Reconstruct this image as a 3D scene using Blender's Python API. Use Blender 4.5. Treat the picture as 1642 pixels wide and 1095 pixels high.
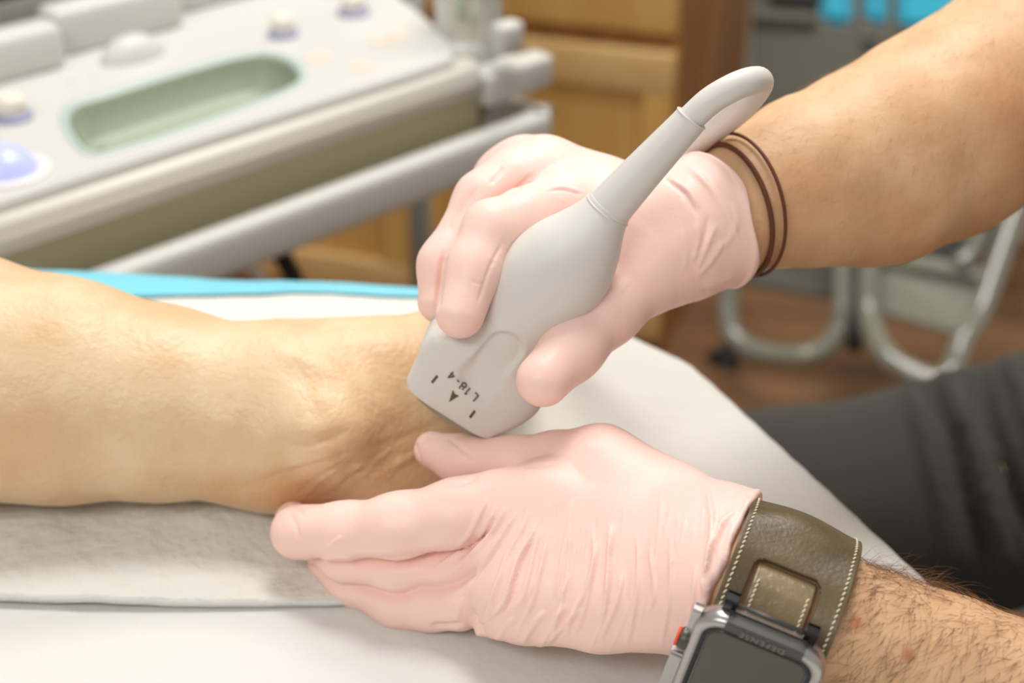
import bpy, bmesh, math, random
import numpy as np
from mathutils import Vector, Matrix, noise
from mathutils.bvhtree import BVHTree

for _o in list(bpy.data.objects):
    bpy.data.objects.remove(_o)
random.seed(7); RNG = np.random.default_rng(7)
SC = bpy.context.scene
COL = SC.collection
PI = math.pi

# ------------------------------------------------------------ camera
BED = 0.80                      # height of the table top (sheet surface)
CAM = np.array([0.0, 0.0, BED + 0.356])
TH = math.radians(30.0)
F = 50.0 / 36.0 * 1642.0        # focal length in pixels of the 1642 px wide frame
FWD = np.array([0, math.cos(TH), -math.sin(TH)])
UP = np.array([0, math.sin(TH), math.cos(TH)])
RIGHT = np.array([1.0, 0, 0])
cam_d = bpy.data.cameras.new('camera'); cam_o = bpy.data.objects.new('camera', cam_d); COL.objects.link(cam_o)
cam_o.location = CAM.tolist(); cam_o.rotation_euler = (math.radians(90) - TH, 0, 0)
cam_d.lens = 50; cam_d.sensor_width = 36; cam_d.clip_start = 0.02
cam_d.dof.use_dof = True; cam_d.dof.focus_distance = 0.487; cam_d.dof.aperture_fstop = 6.6
SC.camera = cam_o

# ------------------------------------------------------------ light and exposure
SC.view_settings.view_transform = 'Standard'; SC.view_settings.look = 'None'
SC.view_settings.gamma = 1.0; SC.view_settings.use_curve_mapping = False
SC.view_settings.exposure = 0.02
world = bpy.data.worlds.new('room_light'); SC.world = world; world.use_nodes = True
world.node_tree.nodes['Background'].inputs[0].default_value = (1.0, 0.97, 0.925, 1)
world.node_tree.nodes['Background'].inputs[1].default_value = 0.47

def area(name, loc, target, sx, sy, power, col):
    l = bpy.data.lights.new(name, 'AREA'); l.shape = 'RECTANGLE'; l.size = sx; l.size_y = sy
    l.energy = power; l.color = col
    o = bpy.data.objects.new(name, l); COL.objects.link(o); o.location = loc
    d = Vector(target) - Vector(loc); o.rotation_euler = d.to_track_quat('-Z', 'Y').to_euler()
    return o
area('overhead_key_fill_light', (0.12, 1.0, 2.45), (0, 0.5, BED), 0.60, 0.40, 17, (1.0, 0.98, 0.94))
area('overhead_key_fill_light', (-0.9, -0.9, 2.5), (0, 0.6, BED), 1.2, 0.6, 17, (1.0, 0.97, 0.93))  # added fill from behind the camera, not a known fixture
area('overhead_key_fill_light', (0.3, 1.75, 2.5), (0.3, 2.0, 0), 1.2, 0.4, 24, (1.0, 0.97, 0.93))  # added back light to brighten the cabinets and floor, not a known fixture

# ------------------------------------------------------------ pixel helpers (photo frame 1642 x 1095)
def P(px, py, d):
    return CAM + d * (FWD + (px - 821.0) / F * RIGHT - (py - 547.5) / F * UP)
def PZ(px, py, z):              # the point of a horizontal plane seen at a pixel
    r = FWD + (px - 821.0) / F * RIGHT - (py - 547.5) / F * UP
    return CAM + r * ((z - CAM[2]) / r[2])
def proj(v):
    q = v - CAM
    d = q @ FWD
    return 821.0 + F * (q @ RIGHT) / d, 547.5 - F * (q @ UP) / d, d
def nrm(v):
    v = np.asarray(v, float); return v / np.linalg.norm(v)

# ------------------------------------------------------------ materials
def srgb(r, g, b):
    f = lambda c: (c / 255) / 12.92 if c / 255 <= 0.04045 else ((c / 255 + 0.055) / 1.055) ** 2.4
    return (f(r), f(g), f(b), 1)
def mat(name, col, rough=0.5, metal=0.0, spec=0.5, sss=0.0, sss_r=(1, .35, .2), coat=0.0, sheen=0.0, trans=0.0,
        var=None, var_scale=8, bump=0.0, bump_scale=200, bump2=0.0, bump2_scale=40, stretch=(1, 1, 1), emit=None, emit_s=0, ior=1.45, alpha=1.0, sss_scale=0.004):
    m = bpy.data.materials.new(name); m.use_nodes = True
    nt = m.node_tree; b = nt.nodes['Principled BSDF']
    b.inputs['Base Color'].default_value = col; b.inputs['Roughness'].default_value = rough
    b.inputs['Metallic'].default_value = metal; b.inputs['Specular IOR Level'].default_value = spec
    b.inputs['IOR'].default_value = ior
    if sss:
        b.inputs['Subsurface Weight'].default_value = sss; b.inputs['Subsurface Radius'].default_value = sss_r
        b.inputs['Subsurface Scale'].default_value = sss_scale
    if coat: b.inputs['Coat Weight'].default_value = coat; b.inputs['Coat Roughness'].default_value = 0.15
    if sheen: b.inputs['Sheen Weight'].default_value = sheen
    if trans: b.inputs['Transmission Weight'].default_value = trans
    if alpha < 1: b.inputs['Alpha'].default_value = alpha
    if emit: b.inputs['Emission Color'].default_value = emit; b.inputs['Emission Strength'].default_value = emit_s
    tc = nt.nodes.new('ShaderNodeTexCoord'); mp = nt.nodes.new('ShaderNodeMapping')
    mp.inputs['Scale'].default_value = stretch
    nt.links.new(tc.outputs['Object'], mp.inputs[0])
    if var:
        n = nt.nodes.new('ShaderNodeTexNoise'); n.inputs['Scale'].default_value = var_scale; n.inputs['Detail'].default_value = 4
        r = nt.nodes.new('ShaderNodeValToRGB'); r.color_ramp.elements[0].position = 0.3; r.color_ramp.elements[1].position = 0.7
        r.color_ramp.elements[0].color = var; r.color_ramp.elements[1].color = col
        nt.links.new(mp.outputs[0], n.inputs[0]); nt.links.new(n.outputs[0], r.inputs[0]); nt.links.new(r.outputs[0], b.inputs['Base Color'])
    last = None
    for s, sc in ((bump, bump_scale), (bump2, bump2_scale)):
        if s:
            n = nt.nodes.new('ShaderNodeTexNoise'); n.inputs['Scale'].default_value = sc; n.inputs['Detail'].default_value = 3
            bp = nt.nodes.new('ShaderNodeBump'); bp.inputs['Strength'].default_value = 1.0; bp.inputs['Distance'].default_value = s
            nt.links.new(mp.outputs[0], n.inputs[0]); nt.links.new(n.outputs[0], bp.inputs['Height'])
            if last: nt.links.new(last.outputs[0], bp.inputs['Normal'])
            last = bp
    if last: nt.links.new(last.outputs[0], b.inputs['Normal'])
    return m

# ------------------------------------------------------------ objects
def tag(o, label=None, cat=None, group=None, kind=None):
    for k, v in (('label', label), ('category', cat), ('group', group), ('kind', kind)):
        if v: o[k] = v
    return o
def thing(name, label, cat, loc=(0, 0, 0), group=None):
    o = bpy.data.objects.new(name, None); COL.objects.link(o); o.location = loc; o.empty_display_size = 0.05
    return tag(o, label, cat, group)
def link(name, me, m=None, parent=None):
    o = bpy.data.objects.new(name, me); COL.objects.link(o)
    if m: me.materials.append(m)
    if parent is not None:
        o.parent = parent; o.matrix_parent_inverse = Matrix.Translation(parent.location).inverted()
    return o
def mesh_np(name, V, Q, m=None, parent=None, smooth=True):
    me = bpy.data.meshes.new(name)
    me.from_pydata(V.tolist() if hasattr(V, 'tolist') else V, [], Q.tolist() if hasattr(Q, 'tolist') else Q)
    if len(V) < 45000 and not hasattr(Q, 'tolist'):
        b = bmesh.new(); b.from_mesh(me); bmesh.ops.recalc_face_normals(b, faces=b.faces); b.to_mesh(me); b.free()
    if smooth: me.polygons.foreach_set('use_smooth', [True] * len(me.polygons))
    me.update()
    return link(name, me, m, parent)
def from_bm(name, bm, m=None, parent=None, smooth=False):
    bmesh.ops.recalc_face_normals(bm, faces=bm.faces)
    me = bpy.data.meshes.new(name); bm.to_mesh(me); bm.free()
    if smooth: me.polygons.foreach_set('use_smooth', [True] * len(me.polygons))
    return link(name, me, m, parent)
def box_bm(bm, lo, hi, M=None, bev=0.0, seg=3):
    lo = Vector(lo); hi = Vector(hi); c = (lo + hi) / 2; s = hi - lo
    T = Matrix.Translation(c) @ Matrix.Diagonal((s.x, s.y, s.z, 1))
    if M is not None: T = M @ T
    t = bmesh.new(); bmesh.ops.create_cube(t, size=1.0)
    t.transform(T)
    if bev: bmesh.ops.bevel(t, geom=t.edges[:] , offset=bev, segments=seg, affect='EDGES', profile=0.5)
    tm = bpy.data.meshes.new('t'); t.to_mesh(tm); t.free(); bm.from_mesh(tm); bpy.data.meshes.remove(tm)
def box(name, lo, hi, m, parent=None, M=None, bev=0.003, seg=3):
    bm = bmesh.new(); box_bm(bm, lo, hi, M, bev, seg); return from_bm(name, bm, m, parent, smooth=False if bev < 0.004 else True)
def catmull(pts, n=8):
    pts = [np.asarray(p, float) for p in pts]
    pts = [2 * pts[0] - pts[1]] + pts + [2 * pts[-1] - pts[-2]]
    out = []
    for i in range(1, len(pts) - 2):
        p0, p1, p2, p3 = pts[i - 1:i + 3]
        for k in range(n):
            t = k / n
            out.append(0.5 * ((2 * p1) + (-p0 + p2) * t + (2 * p0 - 5 * p1 + 4 * p2 - p3) * t * t + (-p0 + 3 * p1 - 3 * p2 + p3) * t ** 3))
    out.append(pts[-2]); return out
def tube(name, pts, rad, m, parent=None, n=8, seg=16, closed=False):
    """A round tube through points; rad is a number or one per point."""
    if not hasattr(rad, '__len__'): rad = [rad] * len(pts)
    pr = [np.append(np.asarray(p, float), r) for p, r in zip(pts, rad)]
    if closed: C = [np.asarray(p) for p in pr]
    else: C = catmull(pr, n) if n > 1 else pr
    N = len(C); ctr = [c[:3] for c in C]; V = []; Q = []
    prev = None
    for i in range(N):
        a = ctr[(i - 1) % N] if (closed or i > 0) else ctr[i]; b = ctr[(i + 1) % N] if (closed or i < N - 1) else ctr[i]
        t = nrm(b - a)
        if prev is None: prev = nrm(np.cross(t, [0.3, 0.2, 0.93]))
        u = nrm(prev - t * (prev @ t)); w = np.cross(t, u); prev = u
        for k in range(seg):
            an = 2 * PI * k / seg; V.append(ctr[i] + C[i][3] * (math.cos(an) * u + math.sin(an) * w))
    for i in range(N if closed else N - 1):
        j = (i + 1) % N
        for k in range(seg):
            l = (k + 1) % seg; Q.append((i * seg + k, i * seg + l, j * seg + l, j * seg + k))
    if not closed:
        Q.append(tuple(range(seg - 1, -1, -1))); Q.append(tuple((N - 1) * seg + k for k in range(seg)))
    return mesh_np(name, np.array(V), Q, m, parent)
def lathe(name, prof, m, parent=None, M=None, seg=40):
    V = []; Q = []
    for r, z in prof:
        for k in range(seg):
            a = 2 * PI * k / seg; V.append(Vector((r * math.cos(a), r * math.sin(a), z)))
    for i in range(len(prof) - 1):
        for k in range(seg):
            l = (k + 1) % seg; Q.append((i * seg + k, i * seg + l, (i + 1) * seg + l, (i + 1) * seg + k))
    Q.append(tuple(range(seg - 1, -1, -1))); Q.append(tuple((len(prof) - 1) * seg + k for k in range(seg)))
    if M is not None: V = [M @ v for v in V]
    return mesh_np(name, np.array([tuple(v) for v in V]), Q, m, parent)

# ------------------------------------------------------------ smooth implicit surfaces
def smin(a, b, k):
    if k <= 0: return np.minimum(a, b)
    h = np.maximum(k - np.abs(a - b), 0) / k
    return np.minimum(a, b) - h * h * k * 0.25
def cone(p, a, b, ra, rb):
    ab = b - a; t = np.clip(((p - a) @ ab) / max(ab @ ab, 1e-12), 0, 1)
    return np.linalg.norm(p - a - t[:, None] * ab, axis=1) - (ra + (rb - ra) * t)
def px_chain(rows):             # (px, py, depth, radius in px) -> world points and radii
    return [(P(r[0], r[1], r[2]), r[3] * r[2] / F) for r in rows]
def chain_sdf(ch, p, k=0.004):
    d = None
    if len(ch) == 1: return np.linalg.norm(p - ch[0][0], axis=1) - ch[0][1]
    for (a, ra), (b, rb) in zip(ch[:-1], ch[1:]):
        c = cone(p, a, b, ra, rb); d = c if d is None else smin(d, c, k)
    return d
def grad(f, p, e=4e-4):
    g = np.stack([f(p + np.array(s) * e) - f(p - np.array(s) * e) for s in ((1, 0, 0), (0, 1, 0), (0, 0, 1))], 1)
    return g / np.maximum(np.linalg.norm(g, axis=1, keepdims=True), 1e-9)
def sdf_mesh(f, lo, hi, h, B=24, slack=1.3):
    """Surface nets in blocks: only the blocks near the surface are sampled."""
    lo = np.asarray(lo, float); n = np.ceil((np.asarray(hi) - lo) / h).astype(int) + 1
    nb = np.ceil(n / B).astype(int)
    bi = np.stack(np.meshgrid(*[np.arange(k) for k in nb], indexing='ij'), -1).reshape(-1, 3)
    ctr = lo + (bi + 0.5) * B * h
    keep = np.abs(f(ctr)) < slack * h * B * 0.5 * 1.7321 + 2 * h + 0.004
    S = n + B + 2
    keys, verts, quads = [], [], []
    g1 = np.stack(np.meshgrid(*[np.arange(B + 1)] * 3, indexing='ij'), -1).reshape(-1, 3)
    key = lambda c: (c[..., 0] * S[1] + c[..., 1]) * S[2] + c[..., 2]
    cor = np.array([(i, j, k) for i in (0, 1) for j in (0, 1) for k in (0, 1)])
    for b in bi[keep]:
        o = b * B
        val = f(lo + (o + g1) * h).reshape(B + 1, B + 1, B + 1)
        s = val < 0
        if s.all() or not s.any(): continue
        cc = [val[i:B + i, j:B + j, k:B + k] for i, j, k in cor]
        ss = [c < 0 for c in cc]
        tot = sum(x.astype(int) for x in ss); act = (tot > 0) & (tot < 8)
        idx = np.argwhere(act)
        if len(idx):
            vals = np.stack([c[act] for c in cc], 1)
            acc = np.zeros((len(idx), 3)); cnt = np.zeros(len(idx))
            for a in range(8):
                for q in range(a + 1, 8):
                    if np.abs(cor[a] - cor[q]).sum() != 1: continue
                    va, vq = vals[:, a], vals[:, q]; cr = (va < 0) != (vq < 0)
                    t = np.where(cr, va / np.where(cr, va - vq, 1), 0)
                    acc += np.where(cr[:, None], cor[a] + t[:, None] * (cor[q] - cor[a]), 0); cnt += cr
            keys.append(key(idx + o)); verts.append(lo + (o + idx + acc / cnt[:, None]) * h)
        for ax in range(3):
            sl0 = [slice(0, B)] * 3; sl1 = [slice(0, B)] * 3; sl1[ax] = slice(1, B + 1)
            A, Bv = s[tuple(sl0)], s[tuple(sl1)]
            e = np.argwhere(A != Bv)
            if not len(e): continue
            u = np.zeros(3, int); w = np.zeros(3, int); u[(ax + 1) % 3] = 1; w[(ax + 2) % 3] = 1
            g = e + o
            q4 = np.stack([key(g), key(g - u), key(g - u - w), key(g - w)], 1)
            fl = A[tuple(e.T)]
            q4[fl] = q4[fl][:, ::-1]
            quads.append(q4[:, ::-1])
    keys = np.concatenate(keys); verts = np.concatenate(verts); quads = np.concatenate(quads)
    od = np.argsort(keys); ks = keys[od]
    pos = np.clip(np.searchsorted(ks, quads), 0, len(ks) - 1)
    ok = (ks[pos] == quads).all(1)
    return verts, od[pos[ok]]
def subdivide(V, Q):
    E = np.concatenate([Q[:, [i, (i + 1) % 4]] for i in range(4)]); E.sort(axis=1)
    U, inv = np.unique(E, axis=0, return_inverse=True); inv = inv.reshape(4, -1)
    n, ne = len(V), len(U)
    V2 = np.concatenate([V, V[U].mean(1), V[Q].mean(1)])
    fc = n + ne + np.arange(len(Q))
    Q2 = [np.stack([Q[:, i], n + inv[i], fc, n + inv[(i + 3) % 4]], 1) for i in range(4)]
    return V2, np.concatenate(Q2)
def relax(f, V, it=2):
    for _ in range(it):
        V = V - grad(f, V) * f(V)[:, None]
    return V
def poly_dist(x, y, pl):        # distance to a polyline in pixels, and the fraction along it
    best = np.full(len(x), 1e9); tt = np.zeros(len(x))
    L = [0.0]
    for a, b in zip(pl[:-1], pl[1:]): L.append(L[-1] + math.hypot(b[0] - a[0], b[1] - a[1]))
    for i, (a, b) in enumerate(zip(pl[:-1], pl[1:])):
        dx, dy = b[0] - a[0], b[1] - a[1]; l2 = dx * dx + dy * dy
        t = np.clip(((x - a[0]) * dx + (y - a[1]) * dy) / l2, 0, 1)
        d = np.hypot(x - a[0] - t * dx, y - a[1] - t * dy)
        m = d < best; best[m] = d[m]; tt[m] = ((L[i] + t * (L[i + 1] - L[i])) / L[-1])[m]
    return best, tt
def crease(V, N, lines):
    """Raise (h > 0) or sink (h < 0) folds of the surface; each is a chain of points on the side that faces the room's camera side."""
    x, y, d = proj(V); facing = np.clip(-(N @ FWD) * 3 + 0.3, 0, 1)
    off = np.zeros(len(V))
    for pl, w, h in lines:
        pl = [(float(a), float(b)) for a, b in pl]
        xs = [q[0] for q in pl]; ys = [q[1] for q in pl]
        m = (x > min(xs) - 4 * w) & (x < max(xs) + 4 * w) & (y > min(ys) - 4 * w) & (y < max(ys) + 4 * w) & (facing > 0)
        if not m.any(): continue
        ln = sum(math.hypot(b[0] - a[0], b[1] - a[1]) for a, b in zip(pl[:-1], pl[1:])); h *= min(1.0, ln / (14 * w)) ** 1.2
        sm = [tuple(q) for q in catmull([np.array(q) for q in pl], 4)] if len(pl) > 2 else pl
        ds, t = poly_dist(x[m], y[m], sm)
        off[m] += h * np.exp(-(ds / w) ** 2) * np.clip(np.sin(np.clip(t, 0.001, .999) * PI) * 1.8, 0, 1) * facing[m]
    return V + N * off[:, None]
def vnoise(p, scale, seed=0):   # cheap smooth value noise in numpy
    q = p * scale; i = np.floor(q).astype(np.int64); f_ = q - i; f_ = f_ * f_ * (3 - 2 * f_)
    out = 0
    for a in (0, 1):
        for b in (0, 1):
            for c in (0, 1):
                hsh = ((i[:, 0] + a) * 73856093) ^ ((i[:, 1] + b) * 19349663) ^ ((i[:, 2] + c) * 83492791) ^ (seed * 2654435)
                r = ((hsh * 1103515245 + 12345) & 0x7fffffff) / 0x7fffffff
                out = out + r * (f_[:, 0] if a else 1 - f_[:, 0]) * (f_[:, 1] if b else 1 - f_[:, 1]) * (f_[:, 2] if c else 1 - f_[:, 2])
    return out * 2 - 1

# ------------------------------------------------------------ material set
M = {}
M['glove'] = mat('pink_nitrile', srgb(246, 208, 197), rough=0.42, spec=0.4, sss=0.2, sss_r=(1, .45, .35), sss_scale=0.006, bump=0.00005, bump_scale=900, bump2=0.0002, bump2_scale=120)
M['sheet'] = mat('white_sheet', srgb(214, 213, 208), rough=0.9, spec=0.1, bump=0.0005, bump_scale=160, bump2=0.004, bump2_scale=14)
M['pad'] = mat('white_pad', srgb(220, 219, 213), rough=0.95, spec=0.1, bump=0.0014, bump_scale=150, bump2=0.005, bump2_scale=30)
M['blue'] = mat('blue_film', srgb(126, 208, 228), rough=0.4, bump=0.0004, bump_scale=60)
M['probe'] = mat('probe_plastic', srgb(214, 210, 204), rough=0.42, spec=0.4, bump=0.00002, bump_scale=900)
M['cable'] = mat('cable_rubber', srgb(216, 212, 206), rough=0.45, spec=0.4)
M['lens'] = mat('lens_rubber', srgb(146, 142, 124), rough=0.3)
M['ink'] = mat('brown_print', srgb(92, 76, 56), rough=0.5)
def film(name, rough=0.04):     # clear wet film: what lies beneath shows through, the surface glints
    m = bpy.data.materials.new(name); m.use_nodes = True; nt = m.node_tree; nt.nodes.clear()
    o = nt.nodes.new('ShaderNodeOutputMaterial'); mx = nt.nodes.new('ShaderNodeMixShader'); t = nt.nodes.new('ShaderNodeBsdfTransparent')
    g = nt.nodes.new('ShaderNodeBsdfGlossy'); g.inputs['Roughness'].default_value = rough; f = nt.nodes.new('ShaderNodeFresnel'); f.inputs['IOR'].default_value = 1.5
    t.inputs[0].default_value = (.97, .97, .95, 1)
    ge = nt.nodes.new('ShaderNodeNewGeometry'); ml = nt.nodes.new('ShaderNodeMath'); ml.operation = 'MULTIPLY'; sb = nt.nodes.new('ShaderNodeMath'); sb.operation = 'SUBTRACT'; sb.inputs[0].default_value = 1.6
    nt.links.new(ge.outputs['Backfacing'], sb.inputs[1]); s2 = nt.nodes.new('ShaderNodeMath'); s2.operation = 'GREATER_THAN'; s2.inputs[1].default_value = 1.0; nt.links.new(sb.outputs[0], s2.inputs[0]); nt.links.new(f.outputs[0], ml.inputs[0]); nt.links.new(s2.outputs[0], ml.inputs[1]); nt.links.new(ml.outputs[0], mx.inputs[0]); nt.links.new(t.outputs[0], mx.inputs[1]); nt.links.new(g.outputs[0], mx.inputs[2]); nt.links.new(mx.outputs[0], o.inputs[0])
    return m
M['gel'] = film('clear_gel')
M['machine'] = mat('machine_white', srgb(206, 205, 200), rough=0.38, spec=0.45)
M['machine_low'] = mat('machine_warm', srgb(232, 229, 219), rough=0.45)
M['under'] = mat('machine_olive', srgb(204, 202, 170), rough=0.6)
M['green'] = mat('tray_green', srgb(156, 166, 146), rough=0.45)
M['green_rim'] = mat('tray_rim', srgb(180, 196, 190), rough=0.4)
M['wood'] = mat('oak', srgb(222, 180, 108), rough=0.45, var=srgb(206, 158, 84), var_scale=6, stretch=(6, 6, 0.7), bump=0.0003, bump_scale=40)
M['wood_lit'] = mat('oak_lit', srgb(220, 186, 130), rough=0.4, var=srgb(208, 168, 108), var_scale=6, stretch=(0.7, 6, 6))  # same oak, with the light falling on the door rails put into its colour
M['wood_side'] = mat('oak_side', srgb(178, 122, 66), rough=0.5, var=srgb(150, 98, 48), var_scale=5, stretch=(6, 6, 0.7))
M['steel'] = mat('grey_steel', srgb(150, 148, 140), rough=0.35, metal=0.6)
M['tube'] = mat('grey_tube', srgb(128, 128, 114), rough=0.12, spec=1.0)
M['cart'] = mat('cart_grey', srgb(92, 90, 78), rough=0.6)
M['panel'] = mat('panel_grey', srgb(140, 140, 124), rough=0.55)
M['black'] = mat('black_plastic', srgb(26, 24, 20), rough=0.5)
M['cyan'] = mat('cyan_wrap', srgb(20, 178, 210), rough=0.45)
M['rubber'] = mat('brown_elastic', srgb(96, 48, 26), rough=0.6)
M['trousers'] = mat('charcoal_cloth', srgb(66, 64, 60), rough=0.95, spec=0.1, sheen=0.1, bump=0.0002, bump_scale=700, bump2=0.003, bump2_scale=10)
M['scrub'] = mat('scrub_cloth', srgb(70, 70, 72), rough=0.95, spec=0.1, bump2=0.003, bump2_scale=12)
M['floor'] = mat('floor_vinyl', srgb(150, 112, 78), rough=0.4, var=srgb(106, 76, 56), var_scale=2, stretch=(0.5, 5, 1))
M['wall'] = mat('wall_paint', srgb(214, 204, 184), rough=0.8)

def skin_mat(name, base, dark, patches, bump=0.0003, rough=0.5):
    """Skin with mottling, plus redder or darker patches of skin tone and painted shade at fixed places (centre, radius, colour)."""
    m = mat(name, base, rough=rough, spec=0.35, sss=0.2, sss_r=(1, .45, .25), sss_scale=0.006, bump=bump, bump_scale=420, bump2=bump * 1.6, bump2_scale=110)
    nt = m.node_tree; b = nt.nodes['Principled BSDF']
    geo = nt.nodes.new('ShaderNodeNewGeometry')
    n = nt.nodes.new('ShaderNodeTexNoise'); n.inputs['Scale'].default_value = 38; n.inputs['Detail'].default_value = 6
    r = nt.nodes.new('ShaderNodeValToRGB'); r.color_ramp.elements[0].position = 0.36; r.color_ramp.elements[1].position = 0.62
    r.color_ramp.elements[0].color = dark; r.color_ramp.elements[1].color = base
    nt.links.new(geo.outputs['Position'], n.inputs[0]); nt.links.new(n.outputs[0], r.inputs[0])
    out = r.outputs[0]
    for c, rad, col, amt in patches:
        d = nt.nodes.new('ShaderNodeVectorMath'); d.operation = 'DISTANCE'; d.inputs[1].default_value = tuple(float(k) for k in c)
        nt.links.new(geo.outputs['Position'], d.inputs[0])
        mr = nt.nodes.new('ShaderNodeMapRange'); mr.interpolation_type = 'SMOOTHSTEP'
        mr.inputs['From Min'].default_value = rad; mr.inputs['From Max'].default_value = rad * 0.15
        mr.inputs['To Min'].default_value = 0; mr.inputs['To Max'].default_value = amt
        nt.links.new(d.outputs['Value'], mr.inputs['Value'])
        mx = nt.nodes.new('ShaderNodeMix'); mx.data_type = 'RGBA'; mx.inputs['B'].default_value = col
        nt.links.new(mr.outputs[0], mx.inputs['Factor']); nt.links.new(out, mx.inputs['A']); out = mx.outputs['Result']
    nt.links.new(out, b.inputs['Base Color'])
    return m

def add_sdf(name, f, lo, hi, h, m, parent=None, sub=0, creases=None, post=None):
    V, Q = sdf_mesh(f, lo, hi, h)
    V = relax(f, V, 1)
    for _ in range(sub):
        V, Q = subdivide(V, Q)
    V = relax(f, V, 2)
    N = grad(f, V)
    if creases: V = crease(V, N, creases)
    if post: V = post(V, N)
    a, b, c = V[Q[:, 0]], V[Q[:, 1]], V[Q[:, 2]]
    if (np.cross(b - a, c - a) * N[Q[:, 0]]).sum() < 0: Q = Q[:, ::-1]
    return mesh_np(name, V, Q, m, parent)
def bounds(chs, pad=0.01):
    lo = np.min([c[0] - c[1] for ch in chs for c in ch], axis=0) - pad
    hi = np.max([c[0] + c[1] for ch in chs for c in ch], axis=0) + pad
    return lo, hi

# ------------------------------------------------------------ the clinician's two hands (chains of joints with radii)
LOW_PALM = [px_chain(r) for r in (
    [(882, 802, .512, 58), (1010, 830, .500, 60), (1140, 865, .488, 66)],
    [(862, 870, .506, 60), (1000, 890, .494, 62), (1120, 912, .481, 68)],
    [(850, 930, .502, 58), (1000, 945, .490, 62), (1110, 942, .479, 62)],
    [(838, 972, .500, 50), (960, 985, .490, 52), (1095, 978, .478, 56)],
    [(960, 752, .518, 48), (1075, 815, .505, 58), (1180, 875, .486, 72)],
    [(1000, 850, .515, 70), (1120, 900, .495, 85)],
)]
LOW_WRIST = px_chain([(1140, 905, .484, 98), (1200, 940, .477, 116), (1300, 992, .470, 116), (1400, 1030, .468, 110), (1520, 1080, .467, 122), (1800, 1210, .468, 165), (2120, 1330, .50, 190)])
LOW_FING = [px_chain(r) for r in (
    [(885, 805, .511, 60), (800, 816, .516, 55), (735, 826, .516, 53), (640, 845, .521, 49), (555, 854, .531, 43), (478, 853, .541, 42)],
    [(862, 875, .508, 54), (800, 890, .514, 50), (740, 908, .522, 46), (645, 912, .528, 42), (560, 895, .538, 39), (505, 864, .551, 33), (470, 833, .557, 27)],
    [(852, 930, .504, 52), (800, 948, .510, 46), (745, 962, .519, 42), (690, 964, .526, 41), (640, 961, .532, 40), (565, 932, .543, 34), (515, 895, .552, 26)],
    [(845, 968, .503, 48), (790, 974, .513, 38), (730, 962, .526, 30), (670, 944, .540, 26)],
)]
LOW_THUMB = px_chain([(1075, 815, .506, 58), (965, 746, .517, 53), (890, 742, .528, 44), (825, 743, .536, 38), (745, 740, .545, 36), (693, 721, .549, 27)])
UP_PALM = [px_chain(r) for r in (
    [(834, 272, .568, 41), (945, 306, .566, 44), (1060, 342, .565, 50), (1130, 362, .556, 62)],
    [(878, 280, .560, 50), (970, 312, .556, 48), (1055, 350, .552, 56)],
    [(905, 335, .548, 52), (1000, 355, .545, 60), (1080, 370, .545, 80)],
    [(900, 400, .560, 50), (1010, 430, .555, 62)],
)]
UP_WRIST = px_chain([(1110, 368, .548, 82), (1160, 350, .551, 94), (1205, 325, .555, 105), (1250, 308, .560, 120), (1300, 291, .566, 138), (1400, 266, .577, 161), (1500, 219, .59, 168), (1642, 130, .61, 168), (1850, 20, .64, 172)])
UP_FING = [px_chain(r) for r in (
    [(900, 335, .545, 50), (845, 350, .533, 44), (788, 368, .523, 41), (762, 430, .518, 40), (738, 503, .513, 37)],
    [(870, 280, .558, 48), (820, 296, .552, 46), (777, 322, .547, 43), (715, 425, .540, 39), (704, 484, .537, 32)],
    [(838, 272, .567, 40), (805, 292, .572, 41), (745, 385, .574, 36), (728, 450, .570, 30)],
    [(860, 300, .59, 36), (815, 340, .60, 34), (780, 420, .60, 28), (775, 470, .59, 24)],
)]
UP_THUMB = px_chain([(1080, 400, .545, 80), (1035, 425, .540, 70), (975, 497, .530, 50), (918, 560, .518, 44), (871, 609, .508, 41)])

# the clinician's frame beyond the picture: shoulders, chest, head, legs
def W(x, y, z, r): return (np.array([x, y, z], float), r)
eL = LOW_WRIST[-1]; eU = UP_WRIST[-1]
ARM_L = LOW_WRIST + [W(0.50, 0.30, 0.98, .046), W(0.66, 0.36, 1.20, .055), W(0.72, 0.44, 1.33, .062)]
ARM_U = UP_WRIST + [W(0.46, 0.80, 0.99, .048), W(0.60, 0.84, 1.14, .055), W(0.70, 0.80, 1.32, .062)]
TRUNK = [[W(0.74, 0.47, 1.30, .075), W(0.74, 0.77, 1.30, .075)], [W(0.74, 0.54, 1.24, .10), W(0.76, 0.70, 1.24, .10), W(0.80, 0.68, 0.92, .11), W(0.80, 0.56, 0.92, .11), W(0.74, 0.54, 1.24, .10)],
         [W(0.80, 0.54, 0.90, .11), W(0.82, 0.54, 0.72, .12)], [W(0.80, 0.70, 0.90, .11), W(0.82, 0.70, 0.72, .12)],
         [W(0.73, 0.62, 1.33, .06), W(0.69, 0.62, 1.45, .055)]]
HEAD = [W(0.66, 0.62, 1.55, .092), W(0.62, 0.62, 1.49, .07)]
HEAD2 = [[W(0.575, 0.62, 1.515, .011), W(0.563, 0.62, 1.485, .014)], [W(0.66, 0.53, 1.52, .018), W(0.66, 0.53, 1.50, .014)], [W(0.66, 0.71, 1.52, .018), W(0.66, 0.71, 1.50, .014)]]
LEG_A = [W(0.80, 0.72, 0.68, .090), W(0.42, 0.755, 0.635, .072), W(0.17, 0.76, 0.572, .054), W(0.22, 0.78, 0.30, .050), W(0.24, 0.78, 0.09, .038), W(0.12, 0.79, 0.05, .036)]
LEG_B = [W(0.80, 0.52, 0.62, .090), W(0.55, 0.52, 0.605, .078), W(0.30, 0.54, 0.585, .058), W(0.34, 0.54, 0.30, .050), W(0.36, 0.54, 0.09, .038), W(0.24, 0.55, 0.05, .036)]

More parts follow.
